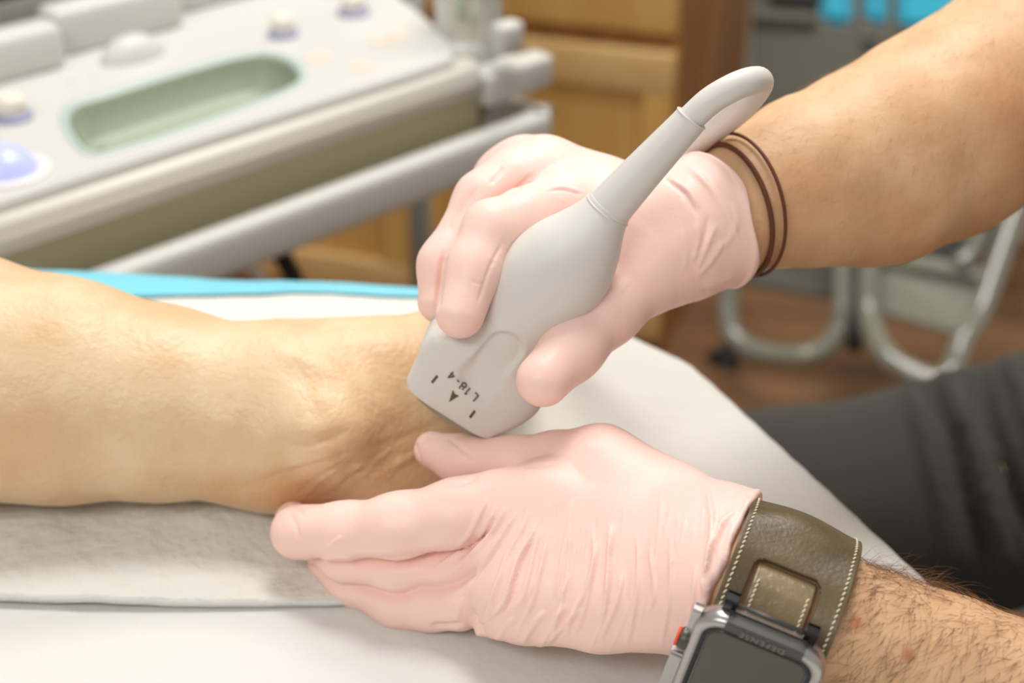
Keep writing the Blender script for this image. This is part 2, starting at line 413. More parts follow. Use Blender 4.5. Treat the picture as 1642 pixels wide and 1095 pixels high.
def far_box(p, chs, pad=0.02):      # lower bound of the distance when every point is well away from these chains
    key = id(chs)
    if key not in FARB:
        fl = [c for ch in chs for c in ch]
        FARB[key] = (np.min([c[0] - c[1] for c in fl], axis=0) - 0.004, np.max([c[0] + c[1] for c in fl], axis=0) + 0.004, chs)
    lo, hi = FARB[key][:2]
    if (np.maximum(np.maximum(lo - p.max(0), p.min(0) - hi), 0)).max() < pad: return None
    return np.linalg.norm(np.maximum(np.maximum(lo - p, p - hi), 0), axis=1)
FARB = {}
def hand_sdf(palm, fings, thumb, wrist, p, grow=0.0, kf=0.010, box=None):
    if box is not None:
        d = far_box(p, box)
        if d is not None: return d
    base = None
    for c in palm:
        d = chain_sdf(c, p); base = d if base is None else smin(base, d, 0.012)
    base = smin(base, chain_sdf(wrist, p, 0.004), 0.012)
    th = smin(base, chain_sdf(thumb, p, 0.006), 0.012)
    out = th; raw = []
    for c in fings:
        r = chain_sdf(c, p, 0.006); raw.append(r)
        out = smin(out, smin(base, r, kf), 0.0006)
    raw = np.sort(np.stack(raw), axis=0); d1, d2 = raw[0], raw[1]     # the groove where two fingers meet
    g = np.exp(-((d2 - d1) / .0020) ** 2) * np.clip((base - d1 - .0010) / .003, 0, 1) * np.clip(1 - np.abs(d1) / .008, 0, 1)
    return out - grow + .0018 * g
LOW_BOX = LOW_PALM + LOW_FING + [LOW_THUMB, LOW_WRIST[:5]]; UP_BOX = UP_PALM + UP_FING + [UP_THUMB, UP_WRIST[:5]]
def f_low(p, grow=0.0): return hand_sdf(LOW_PALM, LOW_FING, LOW_THUMB, LOW_WRIST[:5], p, grow, box=LOW_BOX)
def f_up(p, grow=0.0): return hand_sdf(UP_PALM, UP_FING, UP_THUMB, UP_WRIST[:5], p, grow, box=UP_BOX)

clin = thing('person', 'clinician in charcoal clothes and pink gloves, seated at the table end holding the probe', 'person', (0.80, 0.62, 0.0))
pL = [(P(1397, 1010, .445), .0035, srgb(190, 96, 60), .8), (P(1460, 1050, .44), .0035, srgb(190, 96, 60), .8)]
M['skin_c'] = skin_mat('clinician_skin', srgb(216, 177, 138), srgb(204, 160, 120),
    [(P(1372, 1000, .447), .004, srgb(200, 116, 84), .7), (P(1459, 1051, .443), .004, srgb(176, 96, 60), .8), (P(1613, 1090, .43), .004, srgb(176, 96, 60), .8),
     (P(1425, 262, .54), .006, srgb(170, 110, 70), .7), (P(1380, 258, .54), .005, srgb(176, 120, 80), .6), (P(1580, 115, .57), .007, srgb(176, 120, 80), .7),
     (P(1285, 300, .535), .02, srgb(206, 150, 104), .5), (P(1620, 190, .56), .035, srgb(200, 146, 104), .7), (P(1410, 165, .55), .008, srgb(200, 150, 110), .6)], bump=0.0002)
nL = nrm(P(1300, 992, .470) - P(1180, 940, .478)); cL = P(1163, 930, .478)
nLc = nrm(nL + 0.0)
axU = nrm(P(1400, 262, .577) - P(1120, 362, .548)); cU = P(1158, 362, .549)
def f_body(p):
    gl = -.0006 - .0034 * np.clip(((cL - p) @ nLc - .008) / .02, 0, 1); gu = -.0006 - .0034 * np.clip(((cU - p) @ axU - .008) / .02, 0, 1)
    d = f_low(p, gl); d = np.minimum(d, f_up(p, gu))
    d = smin(d, chain_sdf(ARM_L[3:], p, 0.004), 0.002); d = smin(d, chain_sdf(ARM_U[3:], p, 0.004), 0.002)
    t = None
    for c in TRUNK:
        e = chain_sdf(c, p, 0.03); t = e if t is None else smin(t, e, 0.06)
    t = smin(t, chain_sdf(HEAD, p, 0.02), 0.03)
    for c in HEAD2: t = smin(t, chain_sdf(c, p), 0.012)
    for c in (LEG_A, LEG_B): t = smin(t, chain_sdf(c, p, 0.03), 0.04)
    return smin(d, t, 0.03)
def forearm_relief(V, N):
    n = vnoise(V, 60, 3) * 0.0006 + vnoise(V, 150, 5) * 0.0002
    return V + N * n[:, None]
body = add_sdf('body', f_body, (-0.13, 0.25, -0.0), (0.95, 1.0, 1.68), 0.0034, M['skin_c'], clin, post=forearm_relief)

# gloves: the same hand a little larger, ending at an open rolled cuff
def lin(pts): return [tuple(q) for q in pts]
c7 = lambda *q: [(660 + a / 3.65, 760 + b / 3.65) for a, b in q]
c8 = lambda *q: [(400 + a / 1.955, 660 + b / 1.955) for a, b in q]
LC = [  # folds of the lower glove: chain, width px, height m
    (c7((450, 130), (400, 230), (350, 330), (265, 430)), 4, .0007), (c7((500, 150), (450, 290), (380, 390), (250, 480), (100, 580)), 4, .0008),
    (c7((570, 150), (510, 280), (440, 380), (350, 470), (220, 590)), 4, .0008), (c7((480, 250), (430, 350), (350, 425), (270, 445)), 3, -.0009),
    (c7((640, 180), (560, 320), (440, 500), (370, 640), (320, 700), (240, 722)), 4.5, .0009), (c7((610, 260), (520, 400), (400, 580), (330, 690), (250, 730)), 3.5, -.001),
    (c7((700, 200), (640, 330), (560, 480), (510, 620), (440, 800), (400, 860)), 4, .0009), (c7((770, 200), (700, 370), (620, 500), (580, 640), (540, 760), (450, 850), (330, 870)), 4.5, .0009),
    (c7((730, 340), (660, 480), (600, 640), (560, 760), (480, 840), (400, 880)), 3.2, -.001), (c7((760, 290), (720, 440), (680, 620), (650, 730), (590, 800)), 4, .0008),
    (c7((940, 150), (920, 300), (890, 450), (860, 640), (850, 750)), 4, .0007), (c7((1090, 400), (1060, 560), (1010, 700), (940, 830), (900, 970)), 4, .0008),
    (c7((1170, 270), (1160, 450), (1150, 600), (1140, 760)), 4, .0007), (c7((800, 330), (760, 560), (700, 760), (610, 930)), 3.5, .0006), (c7((900, 760), (820, 900), (740, 1020)), 5, .0009),
    (c7((780, 800), (700, 900), (640, 1000)), 5, .0009), (c7((1000, 780), (880, 900), (780, 1000)), 4, .0006), (c7((620, 840), (560, 880), (500, 960)), 5, .0008), (c7((350, 870), (400, 930), (340, 940)), 5, .001),
    (c7((1240, 560), (1200, 750), (1100, 980)), 4, .0007), (c7((250, 740), (210, 800)), 5, .0006), (c7((300, 720), (260, 860)), 4, .0006),
    (c8((1010, 330), (1000, 480), (960, 680), (930, 740)), 3.5, .0006), (c8((1075, 340), (1080, 480), (1050, 620), (1010, 720)), 3.5, .0006), (c8((1130, 350), (1125, 540), (1100, 700)), 3, .0006),
    (c8((1215, 380), (1220, 520), (1185, 740)), 3.5, .0006), (c8((1255, 420), (1270, 560), (1250, 640)), 3, .0005), (c8((1320, 380), (1320, 560), (1290, 740)), 3.5, .0006),
    (c8((1400, 470), (1390, 600), (1360, 750)), 3.5, .0008), (c8((1430, 230), (1450, 330), (1440, 480), (1420, 620), (1370, 740)), 4.5, .0011), (c8((1530, 300), (1480, 360), (1440, 470), (1430, 600)), 5, .0013),
    (c8((1560, 330), (1530, 450), (1460, 620), (1370, 745)), 5, .0012), (c8((1500, 420), (1470, 540), (1420, 660)), 4, .001), (c8((1570, 280), (1540, 420), (1480, 580), (1400, 720)), 4, -.0010),
    (c8((1530, 262), (1560, 275), (1582, 285)), 5, .001),
    (c8((515, 90), (530, 130), (545, 175)), 3, -.0004), (c8((620, 80), (680, 130), (715, 165)), 3, -.0004), (c8((830, 110), (880, 150)), 3, -.0004), (c8((240, 430), (290, 390)), 3, .0006), (c8((860, 175), (960, 165)), 3, -.0005),
    (c8((100, 300), (150, 295), (170, 330)), 4, -.0005), (c8((120, 300), (150, 370), (150, 410)), 4, -.0004), (c8((220, 460), (300, 455), (330, 465)), 4, .0007), (c8((260, 290), (275, 300)), 4, .0005), (c8((440, 265), (460, 275)), 4, .0006),
    (c8((690, 700), (720, 690), (760, 700), (800, 715)), 5, .0008), (c8((385, 500), (400, 560)), 4, .0003)]
LC += [([(735, 878), (690, 887), (640, 893), (580, 896), (530, 893), (490, 886)], 4, -.0002), ([(748, 951), (700, 955), (640, 955), (580, 941), (520, 912)], 4, -.0001), ([(745, 1000), (720, 1003), (690, 1003)], 4, -.0010),
       ([(735, 868), (640, 882), (560, 886), (500, 876)], 8, .0005), ([(770, 762), (740, 774), (705, 776)], 4, -.0008)]
for i in range(10):
    x0 = 640 + i * 33; LC.append(([(x0 * 1.0, 703 + (i % 3)), (x0 + 8, 722)], 4, .0005 if i % 2 else -.0004))
LC = [(a, w, h * (1.3 if w < 6 else 1)) for a, w, h in LC]
for i in range(34):
    x0 = 850 + i * 11 + random.uniform(-5, 5); y0 = random.uniform(780, 900); y1 = y0 + random.uniform(60, 170); s = random.uniform(-.35, -.05)
    LC.append(([(x0, y0), (x0 + s * (y1 - y0) * .3, (y0 + y1) / 2), (x0 + s * (y1 - y0), y1)], random.uniform(2.2, 3.4), random.uniform(.0002, .00045)))
u3 = lambda *q: [(640 + a / 4.055, 200 + b / 4.055) for a, b in q]
u5 = lambda *q: [(860 + a / 2.738, 80 + b / 2.738) for a, b in q]
UC = [(u3((680, 270), (640, 330), (585, 390)), 4, -.0012), (u3((700, 290), (640, 380)), 5, .0005), (u3((860, 320), (800, 380), (720, 460)), 3, -.0016), (u3((880, 340), (800, 420)), 5, .0006),
      (u3((940, 428), (1060, 408), (1190, 440)), 2.6, .0010), (u3((940, 436), (1060, 420), (1190, 452)), 2.4, -.0008), (u3((950, 545), (990, 570)), 3, -.0006), (u3((990, 430), (1080, 510)), 3, .0005),
      (u3((660, 735), (700, 790)), 3, -.001), (u3((585, 880), (630, 910)), 3, -.001), (u3((570, 860), (620, 885)), 4, .001), (u3((640, 820), (680, 845)), 3, .0008), (u3((470, 1010), (510, 1035), (555, 1030)), 3, -.001), (u3((480, 1040), (550, 1045)), 4, .0009),
      (u5((555, 560), (640, 620), (690, 690), (710, 740)), 3, -.0014), (u5((575, 560), (670, 620), (715, 700)), 4, .0008), (u5((700, 745), (715, 840), (680, 940)), 4, .001), (u5((790, 760), (750, 860), (700, 980)), 4, .001),
      (u5((830, 830), (770, 920), (700, 1000)), 5, .0012), (u5((760, 720), (735, 830), (700, 900)), 4, -.0008), (u5((660, 500), (760, 600), (840, 720), (900, 860)), 5, .001), (u5((720, 1062), (800, 1052), (870, 1060)), 4, -.0012), (u5((730, 1040), (800, 1025), (880, 980)), 6, .0010),
      (u5((300, 1080), (360, 990)), 4, -.0005), (u5((350, 1090), (410, 1000)), 4, .0005), (u5((640, 780), (660, 900), (640, 980)), 4, .0006), (u5((860, 660), (880, 760), (820, 880)), 5, .0008)]
def f_gl(p):
    q = (p - cL) @ nLc
    g = 0.0006 + 0.0016 * np.clip((q + 0.02) / 0.02, 0, 1)
    g = g + .0005 * np.exp(-((q + .0016) / .0010) ** 2)
    return -smin(g - f_low(p), -q, .0014)
def f_gu(p):
    q = (p - cU) @ axU
    g = 0.0006 + 0.0022 * np.clip((q + 0.03) / 0.03, 0, 1) ** 2
    g = g + .0006 * np.exp(-((q + .0016) / .0011) ** 2)
    return -smin(g - f_up(p), -(q + 0.0012 * np.sin((p @ UP) * 200)), .0014)
b_lo, b_hi = bounds(LOW_PALM + LOW_FING + [LOW_THUMB, LOW_WRIST[:2]], 0.008)
glove_l = add_sdf('glove', f_gl, b_lo, b_hi, 0.00125, M['glove'], clin, sub=1, creases=LC)
b_lo, b_hi = bounds(UP_PALM + UP_FING + [UP_THUMB, UP_WRIST[:2]], 0.010)
UC = [(a, w, h * .62) for a, w, h in UC] + [([(808, 385), (785, 430), (765, 490)], 3, -.0006), ([(713, 400), (706, 450), (700, 500)], 5, -.0012), ([(764, 300), (735, 340), (716, 380)], 6, -.0008)]
glove_u = add_sdf('glove', f_gu, b_lo, b_hi, 0.00125, M['glove'], clin, sub=1, creases=UC)

# a stool under the clinician
stool = thing('stool', 'black round stool the clinician sits on beside the table end', 'stool', (0.83, 0.62, 0))
lathe('seat', [(.17, .51), (.185, .53), (.185, .56), (.15, .575)], M['black'], stool, Matrix.Translation((.83, .62, 0)))
lathe('post', [(.03, .04), (.025, .51)], M['steel'], stool, Matrix.Translation((.83, .62, 0)))
lathe('foot_ring', [(.24, .0), (.24, .03), (.05, .06)], M['black'], stool, Matrix.Translation((.83, .62, 0)))
# clothes of the clinician
TC = [([(1478, 590), (1530, 700), (1560, 820), (1600, 950)], 13, -.016), ([(1560, 560), (1590, 680), (1640, 820), (1680, 900)], 12, -.016), ([(1520, 600), (1560, 720), (1590, 830), (1640, 950)], 14, .012),
      ([(1600, 560), (1640, 640), (1680, 760)], 14, .010), ([(1455, 600), (1490, 720), (1520, 850), (1540, 950)], 16, .010), ([(1440, 620), (1520, 600), (1580, 555)], 16, .008)]
def f_tr(p):
    d = None
    for c in ([LEG_A[0], LEG_A[1], LEG_A[2]], [LEG_B[0], LEG_B[1], LEG_B[2]]):
        e = chain_sdf(c, p, 0.03) - 0.016; d = e if d is None else smin(d, e, 0.05)
    for c in (LEG_A[2:5], LEG_B[2:5]): d = smin(d, chain_sdf(c, p, 0.02) - 0.022, 0.03)
    d = smin(d, cone(p, np.array([.82, .54, .80]), np.array([.82, .70, .80]), .125, .125), 0.05)
    return np.maximum(d, 0.10 - p[:, 2])
trousers = add_sdf('trousers', f_tr, (0.02, 0.36, 0.05), (0.98, 1.04, 0.98), 0.008, M['trousers'], clin, sub=1, creases=TC)
def f_top(p):
    d = None
    for c in TRUNK[:4]:
        e = chain_sdf(c, p, 0.03); d = e if d is None else smin(d, e, 0.06)
    for c in (ARM_L[-2:], ARM_U[-2:]): d = smin(d, chain_sdf(c, p), 0.03)
    d = d - 0.014 - 0.003 * np.sin(p[:, 1] * 70 + 3 * np.sin(p[:, 2] * 12))
    return np.maximum(d, 0.74 - p[:, 2])
add_sdf('scrub_top', f_top, (0.5, 0.3, 0.7), (1.0, 0.95, 1.45), 0.009, M['scrub'], clin)
M['hair'] = mat('brown_hair', srgb(70, 46, 30), rough=0.6)
def f_hair(p):
    d = np.linalg.norm((p - np.array([.68, .62, 1.565])) / np.array([1, .98, .95]), axis=1) - .098
    return np.maximum(d, (np.array([.60, 0, 0])[0] - p[:, 0]) * .8 + (1.60 - p[:, 2]) * .6)
add_sdf('hair', f_hair, (0.55, 0.5, 1.42), (0.80, 0.75, 1.70), 0.006, M['hair'], clin)
M['shoe'] = mat('black_shoe', srgb(30, 30, 32), rough=0.5)
for L in (LEG_A, LEG_B):
    f = lambda p, L=L: np.maximum(chain_sdf([(L[4][0] - [0, 0, .02], .052), (L[5][0], .046)], p, .02), 0.002 - p[:, 2])
    c = L[5][0]; add_sdf('shoe', f, c - [.08, .08, .06], c + [.22, .08, .10], 0.006, M['shoe'], clin)

# arm hair: fine curved hairs rooted on the skin
def hairs(name, bm_src, region, n, length, rad, m, parent, seed, flow, lift):
    rng = np.random.default_rng(seed)
    me = bm_src.data
    co = np.empty(len(me.vertices) * 3); me.vertices.foreach_get('co', co); co = co.reshape(-1, 3) + np.array(bm_src.matrix_parent_inverse.inverted().translation) * 0
    off = np.array(clin.location) * 0
    x, y, d = proj(co)
    no = np.empty(len(me.vertices) * 3); me.vertices.foreach_get('normal', no); no = no.reshape(-1, 3)
    msk = region(x, y, d, co) & ((no @ FWD) < 0.25)
    idx = np.argwhere(msk)[:, 0]
    if not len(idx): return None
    V = []; E = []; Q = []
    for i in rng.choice(idx, n):
        p = co[i] + rng.normal(0, .0012, 3); nn = nrm(no[i]); p = p - nn * ((p - co[i]) @ nn)
        fl = nrm(flow + rng.normal(0, .35, 3)); fl = nrm(fl - nn * (fl @ nn))
        L = length * rng.uniform(.5, 1.25); cu = rng.normal(0, .5); sd = np.cross(nn, fl); lf = lift * rng.uniform(.5, 1.6)
        k = len(V); base = p - nn * 0.0004
        for s in range(5):
            t = s / 4
            q = base + fl * L * t + nn * (L * lf * (t - .62 * t * t)) + sd * L * cu * t * t * .6
            r = rad * (1.05 - t)
            for a in range(3):
                an = 2.094 * a; V.append(q + r * (math.cos(an) * nn + math.sin(an) * sd))
        for s in range(4):
            for a in range(3):
                b = (a + 1) % 3; Q.append((k + s * 3 + a, k + s * 3 + b, k + s * 3 + 3 + b, k + s * 3 + 3 + a))
    o = mesh_np(name, np.array(V), Q, m, parent); o['kind'] = 'stuff'
    return o
M['armhair'] = mat('arm_hair', srgb(134, 92, 58), rough=0.5)
dirL = nrm(P(1642, 1100, .467) - P(1300, 980, .470))
bpy.context.view_layer.update()
hairs('arm_hair', body, lambda x, y, d, c: (x > 1340) & (x < 1760) & (y > 830) & (d < .50) & ((c - P(1325, 1000, .47)) @ dirL > 0), 2500, .0115, .000070, M['armhair'], clin, 3, nrm(P(1250, 1130, .44) - P(1400, 960, .46)) + np.array([-.3, 0, -.3]), .30)
hairs('arm_hair', body, lambda x, y, d, c: (x > 1380) & (x < 1760) & (y > 860) & (d < .50) & ((c - P(1345, 1000, .47)) @ UP > .012), 190, .014, .000055, M['armhair'], clin, 5, nrm(P(1500, 900, .46) - P(1420, 960, .47)), .75)
M['fuzz'] = mat('pale_arm_hair', srgb(176, 134, 92), rough=0.5)
hairs('arm_hair', body, lambda x, y, d, c: (x > 1210) & (x < 1700) & (y < 450) & (d < .66), 900, .010, .00004, M['fuzz'], clin, 4, nrm(P(1300, 420, .55) - P(1400, 200, .57)), .35)

# ------------------------------------------------------------ the patient
LEG = px_chain([(-1500, 470, .60, 330), (-900, 540, .59, 290), (-400, 590, .583, 240), (-100, 603, .580, 206), (100, 627, .580, 179), (250, 645, .580, 155), (400, 664, .580, 140), (490, 672, .582, 136)])
FOOT1 = px_chain([(490, 685, .584, 124), (590, 735, .586, 92), (655, 765, .580, 62)])
FOOT2 = px_chain([(500, 655, .584, 122), (620, 614, .592, 104), (700, 590, .600, 86), (775, 525, .635, 60), (810, 480, .68, 46)])
FOOT3 = px_chain([(600, 740, .586, 95), (700, 660, .592, 78), (740, 600, .60, 74), (790, 530, .64, 56)])
TOES = [px_chain([(800 + 5 * i, 480 - 6 * i, .675 + .008 * i, 30 - 3 * i), (835 + 4 * i, 445 - 6 * i, .70 + .008 * i, 26 - 3 * i)]) for i in range(5)]
PATIENT_TOP = [W(-1.05, .55, .97, .11), W(-1.35, .55, 1.00, .14)]
def f_pat(p):
    d = chain_sdf(LEG, p, 0.006)
    for c in (FOOT1, FOOT2, FOOT3): d = smin(d, chain_sdf(c, p, 0.006), 0.02)
    d = smin(d, cone(p, P(515, 700, .548), P(535, 690, .548), .012, .010), 0.02)      # ankle bone
    for c in TOES: d = smin(d, chain_sdf(c, p), 0.004)
    return d
SK = [([(440, 705), (490, 712), (530, 702), (560, 690)], 8, -.0013), ([(470, 690), (520, 680), (550, 672)], 12, .0010), ([(350, 690), (400, 705), (440, 712)], 22, .0010),
      ([(430, 560), (520, 590), (600, 640), (650, 690)], 18, .0012), ([(460, 540), (560, 560), (640, 600)], 16, -.0008), ([(560, 540), (590, 570)], 12, .0006), ([(330, 780), (420, 770), (520, 760), (600, 735)], 20, -.0010),
      ([(420, 640), (470, 640), (540, 640)], 22, .0008), ([(170, 690), (210, 740)], 30, -.0008)]
for i in range(22):             # fine creases over the heel, running towards the sole
    x0 = 500 + i * 11; y0 = 800 - i * 2.5
    SK.append(([(x0 - 40, y0 - 2 + random.uniform(-6, 6)), (x0 + 12, y0 - 34), (x0 + 75, y0 - 62 + random.uniform(-8, 8))], 2.6, random.choice((-.00035, .00035))))
for i in range(10):
    SK.append(([(640 + i * 6, 600 + i * 7), (662 + i * 6, 650 + i * 4), (668 + i * 7, 700 + i * 2)], 2.4, .00028))
for i in range(30):
    x0 = 380 + i * 9 + random.uniform(-6, 6); SK.append(([(x0, 794 - i * 2), (x0 + 40, 772 - i * 2.5), (x0 + 90, 752 - i * 3)], 2.4, -.00030))
for i in range(18):             # fine creases over the front of the ankle
    SK.append(([(430 + i * 11, 560 + i * 3), (452 + i * 11, 590 + i * 3), (468 + i * 10, 622 + i * 3)], 2.4, random.choice((-.00016, .00016))))
pat = thing('person', 'patient lying on the table, bare lower leg and ankle held under the probe', 'person', (-0.75, 0.55, BED))
orange = srgb(206, 138, 78)
M['skin_p'] = skin_mat('patient_skin', srgb(225, 199, 163), srgb(216, 182, 141),
    [(P(510, 705, .545), .014, orange, .6), (P(380, 690, .55), .013, srgb(212, 164, 116), .5), (P(640, 800, .54), .045, srgb(212, 158, 104), .5), (P(700, 770, .55), .017, srgb(202, 120, 60), .7),  # last patch: shade between thumb and index, painted into the skin colour
     (P(470, 805, .555), .026, orange, .5), (P(350, 790, .56), .02, orange, .35), (P(60, 710, .545), .03, srgb(216, 168, 128), .5), (P(620, 670, .55), .02, srgb(220, 176, 128), .4)], bump=0.0004, rough=0.40)
def leg_relief(V, N):
    return V + N * (vnoise(V, 55, 9) * .0003 + vnoise(V, 140, 2) * .00010)[:, None]
b_lo, b_hi = bounds([LEG, FOOT1, FOOT2, FOOT3] + TOES, 0.01)
leg = add_sdf('body', f_pat, b_lo, b_hi, 0.003, M['skin_p'], pat, sub=1, creases=SK, post=leg_relief)

# ------------------------------------------------------------ ultrasound probe
# Axis from the lens up to the cable; sections are (s, centre, half width) in photo pixels at the local depth, plus the half thickness in m.
A0, A1 = P(752, 641, .541), P(1108, 188, .494)
PA = nrm(A1 - A0); LEN = np.linalg.norm(A1 - A0); PXM = 577.0 / LEN     # probe pixels per metre
PW = nrm((0.784 * RIGHT - 0.62 * UP)); PW = nrm(PW - PA * (PW @ PA))
PT = np.cross(PW, PA);  PT = PT if PT @ FWD < 0 else -PT                # out of the broad face, towards the viewer side
rot = math.radians(14); PW, PT = nrm(math.cos(rot) * PW - math.sin(rot) * PT), nrm(math.cos(rot) * PT + math.sin(rot) * PW)
def prb(s, t, o): return A0 + PA * (s / PXM) + PW * (t / PXM) + PT * o
SEC = [  # s, centre t, half width, half thickness m, squareness, back edge lift px
    (-30, -20, 84, .0088, 5, 52), (-27, -20, 88, .0096, 5, 52), (-18, -20, 90, .0102, 5, 50), (10, -15, 100, .0106, 5, 44), (38, -14, 109, .0112, 4.5, 36), (58, -14, 110, .0116, 4.2, 28), (72, -16, 104, .0118, 4, 22), (86, -18, 88, .0120, 3.6, 16),
    (100, -18, 72, .0122, 3.2, 8), (120, -16, 63, .0126, 2.8, 2), (150, -16, 64, .0134, 2.5, 0), (185, -16, 72, .0146, 2.3, 0), (220, -15.5, 80, .0158, 2.2, 0), (253, -15, 83, .0165, 2.15, 0), (285, -14, 79, .0164, 2.1, 0), (312, -13, 71, .0155, 2.05, 0),
    (343, -11, 57, .0135, 2, 0), (368, -12, 45, .0110, 2, 0), (388, -13, 37.5, .0089, 2, 0), (396, -13, 36, .0085, 2, 0), (400, -13, 33, .0078, 2, 0)]
def interp_sec(secs, n):
    out = []
    S = catmull([np.array(r, float) for r in secs], n)
    return S
def loft(secs, n, seg, fn=None):
    R = interp_sec(secs, n); V = []; Q = []
    for r in R:
        s, c, hw, ht, e, lift = r
        for k in range(seg):
            a = 2 * PI * k / seg; ca, sa = math.cos(a), math.sin(a)
            x = math.copysign(abs(ca) ** (2 / e), ca) * hw; y = math.copysign(abs(sa) ** (2 / e), sa) * ht
            ss = s + lift * (0.5 - 0.5 * y / ht)
            if fn: y, x = fn(ss, c + x, y), x
            V.append(prb(ss, c + x, y))
    for i in range(len(R) - 1):
        for k in range(seg):
            l = (k + 1) % seg; Q.append((i * seg + k, i * seg + l, (i + 1) * seg + l, (i + 1) * seg + k))
    Q.append(tuple(range(seg - 1, -1, -1))); Q.append(tuple((len(R) - 1) * seg + k for k in range(seg)))
    return V, Q
def groove(s, t, y):            # finger groove pressed into both broad faces
    if abs(y) < .004: return y
    a, b = 56, 128
    sc = min(max(s, a), b); d = math.hypot(s - sc, t + 20 - (s - 90) * 0.02)
    k = min(max((33 - d) / 9, 0), 1); k = k * k * (3 - 2 * k)
    return y - math.copysign(.0019 * k, y)
probe = thing('ultrasound_probe', 'pale grey ultrasound probe held in the gloved hand with its face on the ankle', 'probe', tuple(A0))
V, Q = loft(SEC, 9, 144, groove); mesh_np('housing', np.array(V), Q, M['probe'], probe)
LSEC = [(-48, 0, 34, .0030, 2.5, 34), (-46, -4, 48, .0046, 2.5, 38), (-43, -8, 62, .0058, 3, 40), (-38, -14, 76, .0068, 4, 44), (-28, -20, 82, .0078, 4.5, 50), (-20, -20, 82, .008, 5, 50)]
V, Q = loft(LSEC, 4, 96); mesh_np('lens', np.array(V), Q, M['lens'], probe)
NSEC = [(385, -13, 35.5, .0084, 2, 0), (398, -13, 35.2, .0083, 2, 0), (450, -9, 32, .0075, 2, 0), (520, -3, 28, .0066, 2, 0), (566, 1, 25.5, .006, 2, 0), (575, 1, 25, .0059, 2, 0), (577, 1, 23, .0054, 2, 0)]
V, Q = loft(NSEC, 6, 64); mesh_np('strain_relief', np.array(V), Q, M['probe'], probe)
def ring(name, s, c, hw, ht, w, m):
    return tube(name, [prb(s, c + hw * math.cos(2 * PI * k / 48), ht * math.sin(2 * PI * k / 48)) for k in range(48)], w, m, probe, closed=True, seg=8)
ring('collar', 389, -13, 37.2, .0088, .0004, M['probe']); ring('collar', 576, 1, 24.6, .0058, .0004, M['probe'])
tube('cable', [P(1095, 205, .4955), P(1108, 190, .494), P(1140, 161, .491), P(1178, 139, .490), P(1206, 130, .494), P(1217, 134, .506), P(1198, 161, .522), P(1160, 195, .540), P(1112, 235, .560), P(1050, 290, .60), P(960, 380, .65), P(880, 450, .70), PZ(830, 470, BED + .012),
               (0.02, .80, .74), (0.0, .95, .55), (-.1, 1.05, .45), (-.25, 1.2, .55)],
     [.0049, .0049, .0049, .0049, .0050, .0052, .0052, .0050] + [.0046] * 9, M['cable'], probe, n=10, seg=24)
bpy.context.view_layer.update()
def bvh(o):
    me = o.data; Mx = o.matrix_world
    return BVHTree.FromPolygons([Mx @ v.co for v in me.vertices], [tuple(p.vertices) for p in me.polygons])
hb = bvh([c for c in probe.children if c.name.startswith('housing')][0])
def on_face(px, py, tree, lift=.0002):
    r = Vector((P(px, py, 1) - CAM).tolist()).normalized(); h = tree.ray_cast(Vector(CAM.tolist()), r)
    if not h[0]: return None
    return np.array(h[0]) + np.array(h[1]) * lift * (-1 if h[1].dot(r) > 0 else 1)
def text_mesh(name, s, size, origin, right, up, m, parent, extr=.00012, space=1.0, bold=0.0):
    cu = bpy.data.curves.new(name, 'FONT'); cu.body = s; cu.size = size; cu.extrude = extr; cu.align_x = 'CENTER'; cu.align_y = 'CENTER'; cu.space_character = space; cu.offset = bold
    t = bpy.data.objects.new(name, cu); COL.objects.link(t); bpy.context.view_layer.update()
    me = bpy.data.meshes.new_from_object(t); bpy.data.objects.remove(t)
    right = nrm(right); up = nrm(up - right * (up @ right)); z = np.cross(right, up)
    R = Matrix((( right[0], up[0], z[0], origin[0]), (right[1], up[1], z[1], origin[1]), (right[2], up[2], z[2], origin[2]), (0, 0, 0, 1)))
    me.transform(R); o = link(name, me, m, parent); return o
GL = {'L': [[(0, 1), (0, 0), (.62, 0)]], '1': [[(.05, .78), (.32, 1), (.32, 0)]], '-': [[(0, .45), (.4, .45)]], '4': [[(.5, 0), (.5, 1), (0, .32), (.68, .32)]],
      '8': [[(.33 + .27 * math.sin(k * PI / 8), .745 + .235 * math.cos(k * PI / 8)) for k in range(17)], [(.33 + .32 * math.sin(k * PI / 8), .26 + .26 * math.cos(k * PI / 8)) for k in range(17)]]}
def printed(name, chars, m, parent, tree, rt, up, hgt, wpx, r=.00024):   # strokes laid on the curved housing
    V = []; Q = []
    for ch, cx, cy in chars:
        w = max(q[0] for st in GL[ch] for q in st)
        for st in GL[ch]:
            pts = []
            for (x0, y0), (x1, y1) in zip(st[:-1], st[1:]):
                for k in range(4): pts.append((x0 + (x1 - x0) * k / 4, y0 + (y1 - y0) * k / 4))
            pts.append(st[-1])
            W3 = [on_face(cx + rt[0] * (x - w / 2) * wpx + up[0] * (y - .5) * hgt, cy + rt[1] * (x - w / 2) * wpx + up[1] * (y - .5) * hgt, tree, .00016) for x, y in pts]
            for i, c in enumerate(W3):
                t = nrm(W3[min(i + 1, len(W3) - 1)] - W3[max(i - 1, 0)]); n = PT; u = nrm(np.cross(t, n))
                for a, b in ((1, .6), (-1, .6), (-1, -1), (1, -1)): V.append(c + u * a * r + n * b * .00020)
                if i:
                    k = len(V) - 8
                    for q in range(4): Q.append((k + q, k + (q + 1) % 4, k + 4 + (q + 1) % 4, k + 4 + q))
    return mesh_np(name, np.array(V), Q, m, parent, smooth=False)
printed('lettering', [('L', 760.5, 636), ('1', 750.5, 628), ('8', 742, 619.5), ('-', 733.5, 611), ('4', 724, 602)], M['ink'], probe, hb, (-.727, -.687), (-.687, .727), 12.5, 12)
